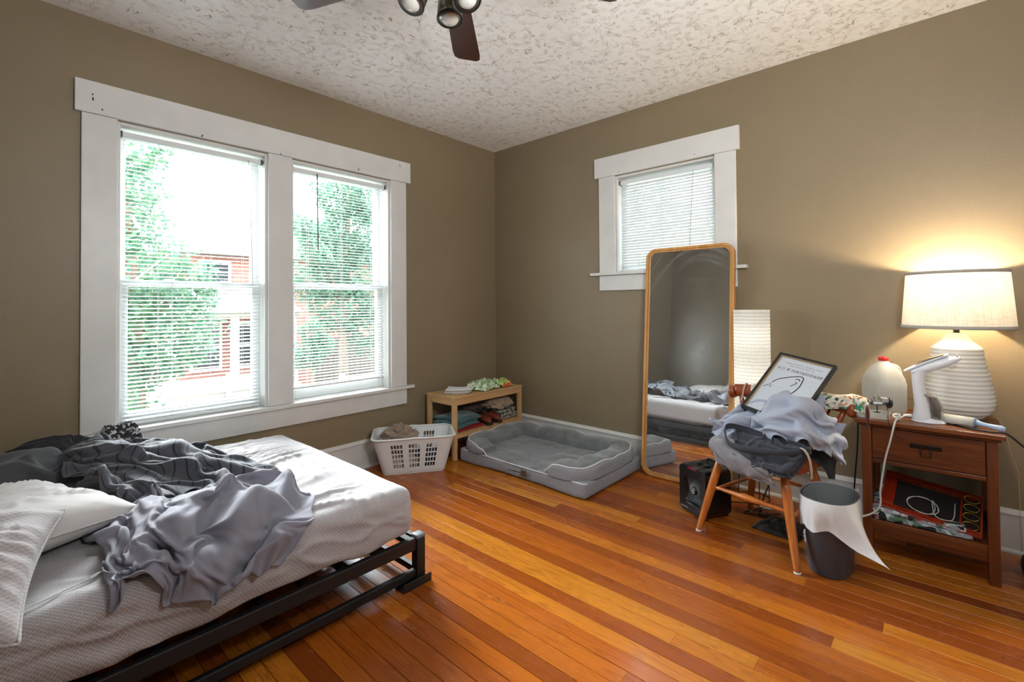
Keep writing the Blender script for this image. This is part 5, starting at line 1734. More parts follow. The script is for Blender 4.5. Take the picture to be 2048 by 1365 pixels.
# ------------------------------------------------------------------ nightstand
M_OAKN = wood('mission_oak', '#431c08', '#723811', 2, 0.42, 0.7, coat=0.15)
M_OAKH = wood('mission_oak_along', '#431c08', '#74390f', 1, 0.42, 0.7, coat=0.15)
M_OAKT = wood('mission_oak_top', '#572a10', '#7f461f', 1, 0.38, 0.7, coat=0.2)
M_BRONZE = mat('dark_bronze_hardware', '#2b211d', 0.4, 0.7)
NZ = 0.645
nt_ = thing('nightstand', 'oak mission style nightstand with one drawer and slatted sides', 'nightstand', (-0.25, -3.15, 0))
def nb(lo, hi, nm, m=M_OAKN, bev=0.002, par=None): return MB().box(lo, hi).build(nm, m, par or nt_, True, bevel=bev)
NX0, NX1, NY0, NY1 = -0.455, -0.045, -3.386, -2.918      # leg outer faces
for xx in (NX0, NX1 - 0.038):
    for yy in (NY0, NY1 - 0.038):
        nb((xx, yy, 0.001), (xx + 0.038, yy + 0.038, 0.622), 'leg', M_OAKN, 0.003)
nb((NX0 - 0.028, NY0 - 0.022, 0.624), (NX1 + 0.018, NY1 + 0.026, NZ), 'top', M_OAKT, 0.003)
nb((NX0 - 0.012, NY0 - 0.010, 0.610), (NX1 + 0.006, NY1 + 0.012, 0.6235), 'top_moulding', M_OAKH, 0.005)
nb((NX0 + 0.006, NY0 + 0.038, 0.436), (NX0 + 0.030, NY1 - 0.038, 0.454), 'front_rail', M_OAKH)
nb((NX0 + 0.006, NY0 + 0.038, 0.092), (NX0 + 0.028, NY1 - 0.038, 0.150), 'lower_apron', M_OAKH)
nb((NX1 - 0.028, NY0 + 0.038, 0.092), (NX1 - 0.006, NY1 - 0.038, 0.150), 'lower_apron', M_OAKH)
nb((NX0 + 0.006, NY0 + 0.012, 0.150), (NX1 - 0.006, NY1 - 0.012, 0.163), 'lower_shelf', M_OAKT)
nb((NX1 - 0.024, NY0 + 0.038, 0.436), (NX1 - 0.010, NY1 - 0.038, 0.610), 'back_panel', M_OAKH)
for yy in (NY0 + 0.010, NY1 - 0.028):
    nb((NX0 + 0.038, yy, 0.436), (NX1 - 0.038, yy + 0.018, 0.610), 'side_panel', M_OAKH)
    nb((NX0 + 0.038, yy, 0.168), (NX1 - 0.038, yy + 0.018, 0.196), 'side_rail', M_OAKH)
    for k in range(5):
        xx = NX0 + 0.078 + k * 0.056
        nb((xx, yy + 0.004, 0.196), (xx + 0.028, yy + 0.014, 0.436), 'side_slat', M_OAKN)
dr = nb((NX0 + 0.004, NY0 + 0.0405, 0.4575), (NX0 + 0.022, NY1 - 0.0405, 0.6065), 'drawer', M_OAKH, 0.002)
hp = MB().box((NX0 - 0.001, -3.208, 0.534), (NX0 + 0.005, -3.098, 0.555)).build('handle_plate', M_BRONZE, dr, True, bevel=0.002)
hr_ = MB().tube([(NX0 - 0.008, -3.136, 0.545), (NX0 - 0.012, -3.137, 0.503), (NX0 - 0.012, -3.170, 0.503), (NX0 - 0.008, -3.169, 0.545)], 0.0032, 8)
hr_.rod((NX0, -3.136, 0.545), (NX0 - 0.010, -3.136, 0.545), 0.004).rod((NX0, -3.169, 0.545), (NX0 - 0.010, -3.169, 0.545), 0.004)
hr_.build('drop_pull', M_BRONZE, dr, True)

# on the lower shelf
M_FLEECE = print_mat('grey_red_green_fleece', '#8d929a', [('#1c2422', 0.53), ('#b3231b', 0.64), ('#c3c8d0', 0.57), ('#4f7258', 0.62)], 18, 0.95)
o = cloth_layers(MB(), (0.30, 0.34), 2, 0.024, 31, 0.012).build('fleece_blanket', M_FLEECE)
o.location = (-0.278, -3.115, 0.164); tag(o, 'grey red and green patterned fleece folded on the nightstand shelf', 'blanket')
M_REDW = wood('red_lacquered_wood', '#711a0b', '#962d13', 1, 0.3, 0.5, coat=0.5)
# lower-left front, lower-right front, upper-left back corners define the leaning box
f0 = Vector((-0.425, -2.978, 0.222)); f1 = Vector((-0.425, -3.330, 0.172)); bk0 = Vector((-0.205, -2.990, 0.335))
ea = (f1 - f0).normalized(); eb = (bk0 - f0); eb = (eb - ea * eb.dot(ea)); Lb_ = eb.length; eb.normalize(); en = ea.cross(eb).normalized()
if en.z < 0: en = -en
R5 = Matrix((ea, eb, ea.cross(eb))).transposed()
La_ = (f1 - f0).length
kb = thing('shadow_box', 'red lacquered shallow wooden case with brass rings tilted on the nightstand shelf', 'case', tuple(f0), 0, rot=R5)
zs_ = 1 if ea.cross(eb).z > 0 else -1
def kbx(lo, hi, nm, m=M_REDW, bev=0.0015):
    lo = (lo[0], lo[1], lo[2] * zs_); hi = (hi[0], hi[1], hi[2] * zs_)
    return MB().box(lo, hi).build(nm, m, kb, bevel=bev)
kbx((0, 0, 0), (La_, 0.030, 0.012), 'front_bar'); kbx((0, Lb_ - 0.030, 0), (La_, Lb_, 0.014), 'rear_bar')
kbx((0, 0.030, 0), (0.050, Lb_ - 0.030, 0.012), 'end_bar'); kbx((La_ - 0.075, 0.030, 0), (La_ - 0.068, Lb_ - 0.030, 0.012), 'divider')
kbx((La_ - 0.008, 0.030, 0), (La_, Lb_ - 0.030, 0.012), 'end_bar')
kbx((0.0, 0.0, -0.004), (La_, Lb_, -0.0005), 'base_board', mat('very_dark_felt', '#1c1210', 0.9))
kbx((0.052, Lb_ - 0.042, 0.001), (La_ - 0.076, Lb_ - 0.031, 0.008), 'moulding', M_OAKH)
M_BRASS = mat('polished_brass', '#7d6427', 0.22, 1.0)
for k in range(4):
    yy = 0.048 + k * (Lb_ - 0.085) / 3
    MB().tube([(La_ - 0.038 + 0.026 * cos(a), yy + 0.012 * sin(a), zs_ * (0.012 + 0.010 * sin(a))) for a in np.linspace(0, 2 * pi, 24, endpoint=False)], 0.0028, 8, closed=True).build('brass_ring', M_BRASS, kb, label='brass ring')
M_WCABLE = mat('white_cable_sheath', '#cfcec9', 0.45)
MC = wm(kb)
def kp(a_, b_, z_=0.010): return tuple(MC @ Vector((a_, b_, z_ * zs_)))
pts = []
for k in range(44):
    a = k / 20 * 2 * pi
    rx = 0.052 + 0.010 * sin(k * 0.23); ry = 0.050
    pts.append(kp(0.155 + rx * cos(a) , 0.085 + ry * sin(a), 0.006 + 0.0006 * k / 4))
pts += [kp(0.20, 0.035, 0.018), kp(0.245, 0.032, 0.018), kp(0.262, 0.06, 0.018), kp(0.262, 0.15, 0.016)]
co = MB().tube(spline(pts, 3), 0.0020, 6).build('coiled_cable', M_WCABLE)
tag(co, 'white charging cable coiled on the red case', 'cable')

# ------------------------------------------------------------------ table lamp
lp = thing('table_lamp', 'white ribbed ceramic lamp with a lit cream linen shade', 'lamp', (-0.172, -3.268, NZ))
M_CER = mat('white_ribbed_ceramic', '#dddcd6', 0.35)
prof = [(0.0, 0.001), (0.070, 0.001), (0.078, 0.010)]
nr_ = 15
def body_r(z_):
    P0 = [(0.010, 0.080), (0.035, 0.108), (0.065, 0.127), (0.095, 0.131), (0.15, 0.127), (0.22, 0.113), (0.29, 0.099), (0.325, 0.094)]
    return float(np.interp(z_, [p[0] for p in P0], [p[1] for p in P0]))
zz = 0.012
while zz < 0.318:
    r0 = body_r(zz + 0.010)
    prof += [(r0 - 0.0040, zz), (r0 - 0.0005, zz + 0.005), (r0 + 0.0012, zz + 0.010), (r0 - 0.0005, zz + 0.015)]
    zz += 0.0196
prof += [(0.092, 0.324), (0.096, 0.330), (0.094, 0.338), (0.078, 0.352), (0.058, 0.372), (0.046, 0.392), (0.041, 0.404), (0.036, 0.410), (0.014, 0.411), (0.014, 0.406)]
MB().lathe(prof, n=64).build('ceramic_body', M_CER, lp)
M_NICK = mat('brushed_nickel', '#8b8880', 0.3, 1.0)
MB().lathe([(0.012, 0.411), (0.012, 0.424), (0.018, 0.424), (0.018, 0.430), (0.012, 0.430), (0.012, 0.50), (0.017, 0.505), (0.017, 0.54), (0, 0.541)], n=20).build('neck', M_NICK, lp)
def linen():
    g = N('cream_linen_shade')
    v = g.coord('Object')
    sx = g.n('SeparateXYZ', i0=v)
    an = g.math('ARCTAN2', sx.outputs[1], sx.outputs[0])
    h1 = g.noise(g.n('CombineXYZ', i0=g.math('MULTIPLY', an, 3.0), i1=g.math('MULTIPLY', sx.outputs[2], 260.0)).outputs[0], 1.0, 3, 0.7)
    h2 = g.noise(g.n('CombineXYZ', i0=g.math('MULTIPLY', an, 60.0), i1=g.math('MULTIPLY', sx.outputs[2], 7.0)).outputs[0], 1.0, 3, 0.7)
    f = g.math('ADD', g.math('MULTIPLY', h1, 0.5), g.math('MULTIPLY', h2, 0.5))
    c = g.ramp(f, [(0.36, lin('#d2c3a6')), (0.55, lin('#f1eadb'))])
    g.set(g.b, 'Base Color', c); g.p(Roughness=0.9)
    tl = g.n('BsdfTranslucent', Color=c)
    mx = g.n('MixShader', i0=0.055, i1=g.b, i2=tl)
    g.t.links.new(mx.outputs[0], g.out.inputs[0])
    return g.m
zb_, zt_ = 0.434, 0.706
MB().lathe([(0.206, zb_), (0.206 - 0.010, (zb_ + zt_) / 2), (0.186, zt_)], n=72, caps=False).build('shade', linen(), lp)
M_TRIMG = mat('grey_linen_binding', '#a7a29a', 0.9)
MB().lathe([(0.2075, zb_ - 0.001), (0.2085, zb_ + 0.004), (0.2065, zb_ + 0.014)], n=72, caps=False).build('lower_binding', M_TRIMG, lp, solid=0.001)
MB().lathe([(0.1885, zt_ - 0.013), (0.1882, zt_ + 0.001)], n=72, caps=False).build('upper_binding', M_TRIMG, lp, solid=0.001)
sd = MB()
for a in (0.3, 0.3 + 2 * pi / 3, 0.3 + 4 * pi / 3):
    sd.tube([(0.018 * cos(a), 0.018 * sin(a), zt_ - 0.035), (0.185 * cos(a), 0.185 * sin(a), zt_ - 0.006)], 0.0016, 6)
sd.lathe([(0.018, zt_ - 0.038), (0.018, zt_ - 0.034)], n=16)
sd.tube([(0.0, 0.020, 0.54), (0, 0.048, 0.58), (0, 0.048, 0.64), (0, 0.0, zt_ - 0.036), (0, -0.048, 0.64), (0, -0.048, 0.58), (0, -0.020, 0.54)], 0.0016, 6)
sd.build('harp_and_spider', M_NICK, lp)
M_BULB = mat('lit_bulb', '#fff1d8', 0.4, Emission_Color=(1.0, 0.82, 0.55, 1), Emission_Strength=6.0)
MB().lathe([(0.012, 0.540), (0.016, 0.552), (0.028, 0.575), (0.030, 0.592), (0.022, 0.612), (0.0, 0.620)], n=20).build('bulb', M_BULB, lp)
point('table_lamp_light', (-0.172, -3.268, NZ + 0.648), 50.0, (1.0, 0.82, 0.57), 0.03)
cable('thin translucent lamp cord running from behind the table lamp over the nightstand edge', [(-0.09, -3.30, NZ + 0.003), (-0.10, -3.36, NZ + 0.003), (-0.115, -3.41, NZ + 0.002), (-0.12, -3.430, 0.58), (-0.10, -3.45, 0.48), (-0.09, -3.47, 0.40), (-0.06, -3.475, 0.25), (-0.05, -3.48, 0.03)], 0.0014, mat('clear_gold_cord', '#b7a98b', 0.4))

# ------------------------------------------------------------------ gallon jug
def jug_mat():
    g = N('cloudy_hdpe')
    v = g.coord('Object')
    g.set(g.b, 'Base Color', lin('#e6e8e5')); g.p(Roughness=0.35)
    tl = g.n('BsdfTranslucent', Color=lin('#e2e2dc')); m1 = g.n('MixShader', i0=0.5, i1=g.b, i2=tl)
    tr = g.n('BsdfTransparent', Color=(0.9, 0.9, 0.88)); m2 = g.n('MixShader', i0=0.18, i1=m1, i2=tr)
    g.t.links.new(m2.outputs[0], g.out.inputs[0])
    return g.m
jg = thing('gallon_jug', 'cloudy white plastic gallon jug with a red cap on the nightstand', 'jug', (-0.245, -2.992, NZ), radians(38))
prof2 = [(0.066, 0.000), (0.074, 0.006), (0.077, 0.020), (0.077, 0.120), (0.0775, 0.150), (0.0745, 0.158), (0.0725, 0.175), (0.063, 0.205), (0.048, 0.232), (0.028, 0.252), (0.021, 0.258), (0.019, 0.266)]
rings = []
for k, (r_, z_) in enumerate(prof2):
    e = 4.2 if z_ < 0.17 else 4.2 - (z_ - 0.17) / 0.09 * 2.2
    e = max(2.0, e)
    rings.append(oval(r_, r_, z_ + 0.001, 48, e))
A = np.array(rings)
b = MB().grid(A, closed_v=True); b.add(A[0], [tuple(range(47, -1, -1))]); b.build('body', jug_mat(), jg)
wA = np.array([oval(r_ - 0.003, r_ - 0.003, z_ + 0.004, 48, 3.6) for r_, z_ in prof2[:8] if z_ < 0.19])
b = MB().grid(wA, closed_v=True); b.add(wA[0], [tuple(range(47, -1, -1))]); b.add(wA[-1], [tuple(range(48))])
def water_mat():
    g = N('water_in_jug')
    tr = g.n('BsdfTransparent', Color=(0.92, 0.93, 0.93)); df = g.n('BsdfDiffuse', Color=lin('#cfd2d2')); gl = g.n('MixShader', i0=0.35, i1=tr, i2=df)
    g.t.links.new(gl.outputs[0], g.out.inputs[0]); return g.m
b.build('water', water_mat(), jg)
MB().tube(spline([(0.0, -0.040, 0.238), (0.0, -0.066, 0.225), (0.0, -0.078, 0.190), (0.0, -0.076, 0.150)], 5), 0.012, 12).build('handle', jug_mat(), jg)
MB().lathe([(0.0205, 0.262), (0.0215, 0.264), (0.0215, 0.278), (0.0195, 0.281), (0, 0.281)], n=28).build('cap', mat('red_plastic_cap', '#c81e17', 0.35), jg, label='red screw cap')

# ------------------------------------------------------------------ divided clear tray with clamp device
ty = thing('divided_tray', 'small clear divided plastic tray at the left front edge of the nightstand', 'tray', (-0.420, -2.958, NZ), radians(8))
M_CLR = bag_mat('clear_frosted_plastic', '#d4d7d2', 0.30)
pts = rrect(0.085, 0.135, 0.022, 5)
n = len(pts)
b = MB().grid(np.array([[(a * 0.93, c * 0.93, 0.002) for a, c in pts], [(a, c, 0.026) for a, c in pts], [(a * 1.05, c * 1.04, 0.028) for a, c in pts]]), closed_v=True, smooth=False)
b.add([(a * 0.93, c * 0.93, 0.002) for a, c in pts], [tuple(range(n))])
b.build('dish', M_CLR, ty, solid=0.0018)
for yy in (-0.028, 0.014):
    MB().box((-0.036, yy, 0.004), (0.036, yy + 0.0016, 0.022)).build('divider', M_CLR, ty)
dv = thing('clamp_meter', 'small grey and black clamp device standing on the clear tray', 'device', (-0.400, -2.985, NZ + 0.024), radians(-62))
M_GREYP = mat('grey_plastic_body', '#5c5f64', 0.4)
MB().rod((-0.01, 0, 0.0), (-0.01, 0, 0.040), 0.0022).rod((-0.024, 0, 0.001), (0.004, 0, 0.001), 0.002).build('stand_post', M_BLKPL, dv)
bd = MB().rbox((-0.036, -0.012, 0.036), (0.020, 0.012, 0.060), 0.003, 2).build('body', M_GREYP, dv)
MB().box((-0.030, -0.0128, 0.042), (0.008, -0.0121, 0.054)).build('white_label', mat('white_sticker', '#e4e5ea', 0.5), dv)
MB().rbox((0.006, -0.014, 0.050), (0.034, 0.012, 0.072), 0.003, 2).build('battery_pack', mat('pale_grey_plastic', '#a8aba8', 0.45), dv)
MB().lathe([(0, -0.006), (0.024, -0.006), (0.026, 0), (0.024, 0.006), (0, 0.006)], (0.040, 0.0, 0.048), 26, Matrix.Rotation(pi / 2, 4, 'Y')).build('round_dial', M_BLKPL, dv)
MB().rod((-0.022, 0, 0.058), (-0.022, 0, 0.086), 0.0018).rod((-0.002, 0, 0.058), (-0.002, 0.002, 0.090), 0.0016).rod((-0.024, 0, 0.070), (0.002, 0, 0.070), 0.0016).build('screw_posts', M_NICK, dv)
cable('pair of thin dark wires hanging from the clamp device over the nightstand edge', [(-0.405, -3.015, NZ + 0.055), (-0.435, -3.020, NZ + 0.03), (-0.478, -3.022, NZ + 0.016), (-0.489, -3.030, NZ - 0.02), (-0.485, -3.050, NZ - 0.06), (-0.475, -3.075, NZ - 0.075)], 0.0013, M_CORDB, nm='thin_wire')

# ------------------------------------------------------------------ garment steamer
M_WGLOSS = mat('glossy_white_plastic', '#e1e4ea', 0.25)
gs = thing('garment_steamer', 'white handheld garment steamer standing on the nightstand in front of the lamp', 'steamer', (-0.372, -3.162, NZ), radians(-86))
gs.scale = (1.09, 1.09, 1.09)
# local x runs to the picture's right, y away from the room
M_STL = mat('satin_steel', '#b7a794', 0.25, 0.8)
b = MB()
hp_ = [(-0.020, 0, 0.004, 0.034, 0.034), (-0.018, 0, 0.03, 0.032, 0.032), (-0.020, 0, 0.07, 0.025, 0.026), (-0.026, 0, 0.12, 0.022, 0.022), (-0.030, 0, 0.165, 0.021, 0.021), (-0.028, 0, 0.200, 0.024, 0.024), (-0.022, 0, 0.222, 0.030, 0.028)]
rows = [[(cx + rx * cos(a), cy + ry * sin(a), z_) for a in np.linspace(0, 2 * pi, 24, endpoint=False)] for cx, cy, z_, rx, ry in hp_]
b.grid(np.array(rows), closed_v=True); b.add(rows[0], [tuple(range(23, -1, -1))])
b.build('handle', M_WGLOSS, gs)
MB().lathe([(0.058, 0.001), (0.058, 0.005), (0.050, 0.012), (0.030, 0.020), (0.0, 0.022)], (0.0, 0, 0), 36, sx=1.0, sy=0.72).build('foot_stand', M_WGLOSS, gs)
# water tank on the right of the grip
tk = [(0.018, 0, 0.016, 0.024, 0.022), (0.024, 0, 0.030, 0.026, 0.024), (0.024, 0, 0.075, 0.024, 0.022), (0.014, 0, 0.108, 0.018, 0.018), (0.000, 0, 0.122, 0.012, 0.014)]
rows = [[(cx + rx * cos(a), cy + ry * sin(a), z_) for a in np.linspace(0, 2 * pi, 20, endpoint=False)] for cx, cy, z_, rx, ry in tk]
b = MB().grid(np.array(rows), closed_v=True); b.add(rows[0], [tuple(range(19, -1, -1))]); b.add(rows[-1], [tuple(range(20))])
b.build('water_tank', mat('smoky_clear_tank', '#8f8a84', 0.12, Transmission_Weight=0.75, IOR=1.3), gs)
MB().rbox((-0.024, -0.020, -0.006), (0.020, 0.020, 0.006), 0.005, 2, Matrix.Translation((0.010, 0, 0.112)) @ Matrix.Rotation(radians(16), 4, 'Y')).build('tank_collar', mat('taupe_collar', '#8d8378', 0.4), gs)
# head: long shoe tilted up to the right
Mh = Matrix.Translation((0.010, 0, 0.243)) @ Matrix.Rotation(radians(-24), 4, 'Y')
rows = []
for s in np.linspace(0, 1, 15):
    x_ = -0.070 + 0.170 * s
    w_ = 0.033 * (sin(pi * (0.12 + 0.80 * s)) ** 0.5)
    h_ = 0.022 * (sin(pi * (0.10 + 0.84 * s)) ** 0.6)
    rows.append([tuple(Mh @ Vector((x_, w_ * cos(a), -0.004 + h_ * sin(a)))) for a in np.linspace(0, 2 * pi, 24, endpoint=False)])
b = MB().grid(np.array(rows), closed_v=True); b.add(rows[0], [tuple(range(24))]); b.add(rows[-1], [tuple(range(23, -1, -1))])
b.build('head', M_WGLOSS, gs)
rows = []
for s in np.linspace(0, 1, 13):
    x_ = -0.092 + 0.165 * s
    w_ = 0.030 * (sin(pi * (0.10 + 0.82 * s)) ** 0.5); dz = -0.016 * (1 - s) ** 2
    rows.append([tuple(Mh @ Vector((x_, w_ * cos(a), 0.022 + dz + 0.006 * sin(a)))) for a in np.linspace(0, 2 * pi, 20, endpoint=False)])
b = MB().grid(np.array(rows), closed_v=True); b.add(rows[0], [tuple(range(20))]); b.add(rows[-1], [tuple(range(19, -1, -1))])
b.build('steam_plate_cover', M_WGLOSS, gs)
MB().rbox((-0.035, -0.024, 0.0285), (0.060, 0.024, 0.0305), 0.002, 2, Mh).build('steam_plate', M_STL, gs, label='champagne steam plate')
MB().lathe([(0, 0), (0.014, 0), (0.014, 0.004), (0, 0.005)], tuple(Mh @ Vector((0.094, 0, 0.0))), 18, Matrix.Rotation(radians(66), 4, 'Y')).build('dial', mat('bronze_dial', '#8a7460', 0.3, 0.7), gs)
MB().rod((-0.052, 0, 0.020), (-0.082, 0.0, 0.018), 0.007, 0.006, 12).build('cord_sleeve', M_WGLOSS, gs)
# its white cord: loop of knotted cord on the top, then down past the drawer to the floor
cable('thick white steamer cord hanging down over the nightstand drawer', [(-0.378, -3.087, NZ + 0.018), (-0.40, -3.075, NZ + 0.020), (-0.43, -3.062, NZ + 0.012), (-0.470, -3.050, NZ + 0.008), (-0.498, -3.042, 0.62), (-0.500, -3.030, 0.56), (-0.496, -3.012, 0.48), (-0.495, -3.000, 0.40), (-0.497, -2.990, 0.32), (-0.500, -2.990, 0.26), (-0.505, -2.975, 0.225), (-0.515, -2.945, 0.200), (-0.530, -2.915, 0.190), (-0.545, -2.885, 0.20), (-0.53, -2.86, 0.21)], 0.0042, M_WCABLE, k=8)
kn = MB()
for k in range(3):
    kn.tube([(-0.425 + 0.016 * cos(a) + k * 0.003, -3.050 + 0.013 * sin(a), NZ + 0.012 + k * 0.005 + 0.006 * sin(a + k)) for a in np.linspace(0, 2 * pi, 20, endpoint=False)], 0.0038, 8, closed=True)
tag(kn.build('cord_bundle', M_WCABLE), 'little knot of white cord beside the steamer', 'cable')
cable('white cord looped beside the left slats of the nightstand', [(-0.470, -2.905, 0.27), (-0.480, -2.900, 0.30), (-0.475, -2.898, 0.26), (-0.485, -2.900, 0.21), (-0.50, -2.905, 0.195)], 0.003, M_WCABLE)

# ------------------------------------------------------------------ lint roller
lr = thing('lint_roller', 'lint roller with a pale blue handle lying at the nightstand front', 'lint roller', (-0.375, -3.290, NZ + 0.022), radians(-105))
MB().rod((-0.085, 0, 0.002), (0.028, 0, 0.002), 0.022, 0.022, 26).build('sticky_roll', mat('off_white_adhesive_roll', '#cfcfc6', 0.6, var=0.1, vscale=20), lr)
MB().rod((0.028, 0, 0.002), (0.034, 0, 0.002), 0.0225, 0.021, 26).build('roll_collar', mat('steel_blue_plastic', '#6d86a3', 0.35), lr)
MB().rod((0.034, 0, 0.002), (0.125, 0, -0.008), 0.01, prof=[(0, 0.016), (0.12, 0.012), (0.35, 0.009), (0.6, 0.0105), (0.85, 0.013), (0.97, 0.010), (1, 0.004)], n=20).build('handle', mat('pale_blue_plastic', '#a9bfe0', 0.3), lr)
# wires round the back of the top and the cord leaving to the right
cable('thick black cord leaving the nightstand to the right', [(-0.30, -3.17, NZ + 0.004), (-0.36, -3.24, NZ + 0.004), (-0.43, -3.30, NZ + 0.005), (-0.455, -3.36, NZ + 0.006), (-0.450, -3.41, NZ + 0.004), (-0.42, -3.46, 0.600), (-0.38, -3.55, 0.50), (-0.34, -3.66, 0.40), (-0.30, -3.74, 0.20), (-0.28, -3.78, 0.02)], 0.0040, M_CORDB)
cable('black cord hanging from the left rear of the nightstand to the floor', [(-0.30, -2.885, NZ - 0.03), (-0.25, -2.882, 0.56), (-0.22, -2.875, 0.44), (-0.20, -2.862, 0.30), (-0.19, -2.85, 0.15), (-0.18, -2.83, 0.02)], 0.0036, M_CORDB)
cable('thin black wire loop standing behind the jug and steamer', [(-0.130 + 0.0 * cos(a), -3.085 + 0.030 * cos(a), NZ + 0.034 + 0.030 * sin(a)) for a in np.linspace(0, 2 * pi * 0.97, 14)], 0.0012, M_CORDB, nm='thin_wire', k=3)
cable('flat black cord lying on the nightstand top by the jug', [(-0.30, -3.055, NZ + 0.003), (-0.32, -3.085, NZ + 0.003), (-0.33, -3.12, NZ + 0.003)], 0.0028, M_CORDB)

# black rounded object at the right picture edge
ro = thing('black_canister', 'round black object on the floor at the right picture edge', 'object', (-0.255, -3.585, 0))
MB().lathe([(0.100, 0.001), (0.120, 0.010), (0.128, 0.045), (0.124, 0.075), (0.105, 0.092), (0.0, 0.096)], n=40).build('body', M_BLKPL, ro)
MB().lathe([(0.040, 0.095), (0.038, 0.102), (0.0, 0.104)], n=24).build('button', M_HEAT, ro)

# ------------------------------------------------------------------ ceiling fan
fc = (-2.215, -1.925)
cf = thing('ceiling_fan', 'five blade ceiling fan with dark cherry blades and spot lights', 'ceiling fan', (fc[0], fc[1], H))
M_NKL = mat('satin_nickel_fan', '#8d8a7e', 0.32, 0.85)
M_BLADE = wood('dark_cherry_blade', '#2c110d', '#45190f', 0, 0.28, 0.7, coat=0.3)
MB().lathe([(0.0, -0.002), (0.070, -0.002), (0.070, -0.020), (0.052, -0.052), (0.020, -0.060)][::-1], n=40).build('canopy', M_NKL, cf)
MB().rod((0, 0, -0.12), (0, 0, -0.05), 0.013).build('downrod', M_NKL, cf)
MB().lathe([(0.0, -0.300), (0.055, -0.298), (0.070, -0.280), (0.100, -0.260), (0.118, -0.235), (0.120, -0.180), (0.100, -0.140), (0.050, -0.118), (0.0, -0.115)], n=48).build('motor_housing', M_NKL, cf)
for k in range(5):
    a = radians(42 - 72 * k)
    Mb = Matrix.Rotation(a, 4, 'Z')
    Mt = Mb @ Matrix.Translation((0, 0, -0.252)) @ Matrix.Rotation(radians(11), 4, 'X')
    out = [(0.175, -0.050), (0.64, -0.068), (0.685, -0.064), (0.702, -0.045), (0.705, 0.045), (0.688, 0.064), (0.64, 0.068), (0.175, 0.050)]
    bl = MB().prism(out, 0.006, Mt).build('blade', M_BLADE, cf, bevel=0.002)
    MB().prism([(0.09, -0.018), (0.17, -0.020), (0.21, -0.040), (0.235, -0.036), (0.235, 0.036), (0.21, 0.040), (0.17, 0.020), (0.09, 0.018)], 0.004, Mt @ Matrix.Translation((0, 0, -0.0045))).build('blade_iron', M_NKL, bl, bevel=0.001)
MB().lathe([(0.0, -0.352), (0.040, -0.350), (0.052, -0.335), (0.052, -0.305), (0.045, -0.298)], n=32).build('light_fitter', M_NKL, cf)
M_BLKG = mat('black_gasket', '#141517', 0.4)
M_OPAL = mat('frosted_bulb_glass', '#c9c7c0', 0.25)
spots = [(0.065, 0.070, -0.415), (0.010, -0.088, -0.435), (-0.092, 0.100, -0.415), (-0.105, -0.060, -0.415)]
for (a_, b_, c_) in spots:
    d_ = Vector((a_ * 0.6 - 0.05, b_ * 0.6 - 0.06, -0.22)).normalized()
    tip = Vector((a_, b_, c_)); top_ = tip - d_ * 0.105
    q = d_.to_track_quat('-Z', 'Y').to_matrix().to_4x4()
    hs_ = MB().lathe([(0.046, 0.0), (0.047, 0.030), (0.043, 0.075), (0.034, 0.100), (0.014, 0.108), (0.0, 0.109)], tuple(tip), 28, q).build('spot_can', M_NKL, cf)
    MB().lathe([(0.038, 0.002), (0.047, -0.003), (0.0505, 0.002), (0.049, 0.010), (0.045, 0.012)], tuple(tip), 28, q, caps=False).build('black_ring', M_BLKG, hs_)
    MB().lathe([(0.0, -0.018), (0.015, -0.016), (0.028, -0.008), (0.035, 0.004), (0.036, 0.02)], tuple(tip), 24, q).build('bulb', M_OPAL, hs_)
    MB().tube(spline([(0, 0, -0.335), (a_ * 0.6, b_ * 0.6, -0.332), tuple(top_)], 5), 0.0075, 8).build('spot_arm', M_NKL, cf)

# ------------------------------------------------------------------ draped cloth
# each cloth starts as a patch through hand-set control points with fold waves, then the
# cloth solver lets it settle for a few frames over simple colliders that are removed again
def _cr(P, t):
    n = len(P)
    i = np.clip(np.floor(t).astype(int), 0, n - 2)
    sh = (-1,) + (1,) * (P.ndim - 1)
    f = (t - i).reshape(sh)
    def g(k): return P[np.clip(k, 0, n - 1)]
    p0, p1, p2, p3 = g(i - 1), g(i), g(i + 1), g(i + 2)
    p0 = np.where((i == 0).reshape(sh), 2 * p1 - p2, p0)
    p3 = np.where((i == n - 2).reshape(sh), 2 * p2 - p1, p3)
    return 0.5 * (2 * p1 + (p2 - p0) * f + (2 * p0 - 5 * p1 + 4 * p2 - p3) * f * f + (3 * p1 - p0 - 3 * p2 + p3) * f ** 3)

def patch(C, nu, nv):
    C = np.array(C, float)
    A = np.swapaxes(_cr(C, np.linspace(0, len(C) - 1, nv)), 0, 1)
    return _cr(A, np.linspace(0, A.shape[0] - 1, nu))

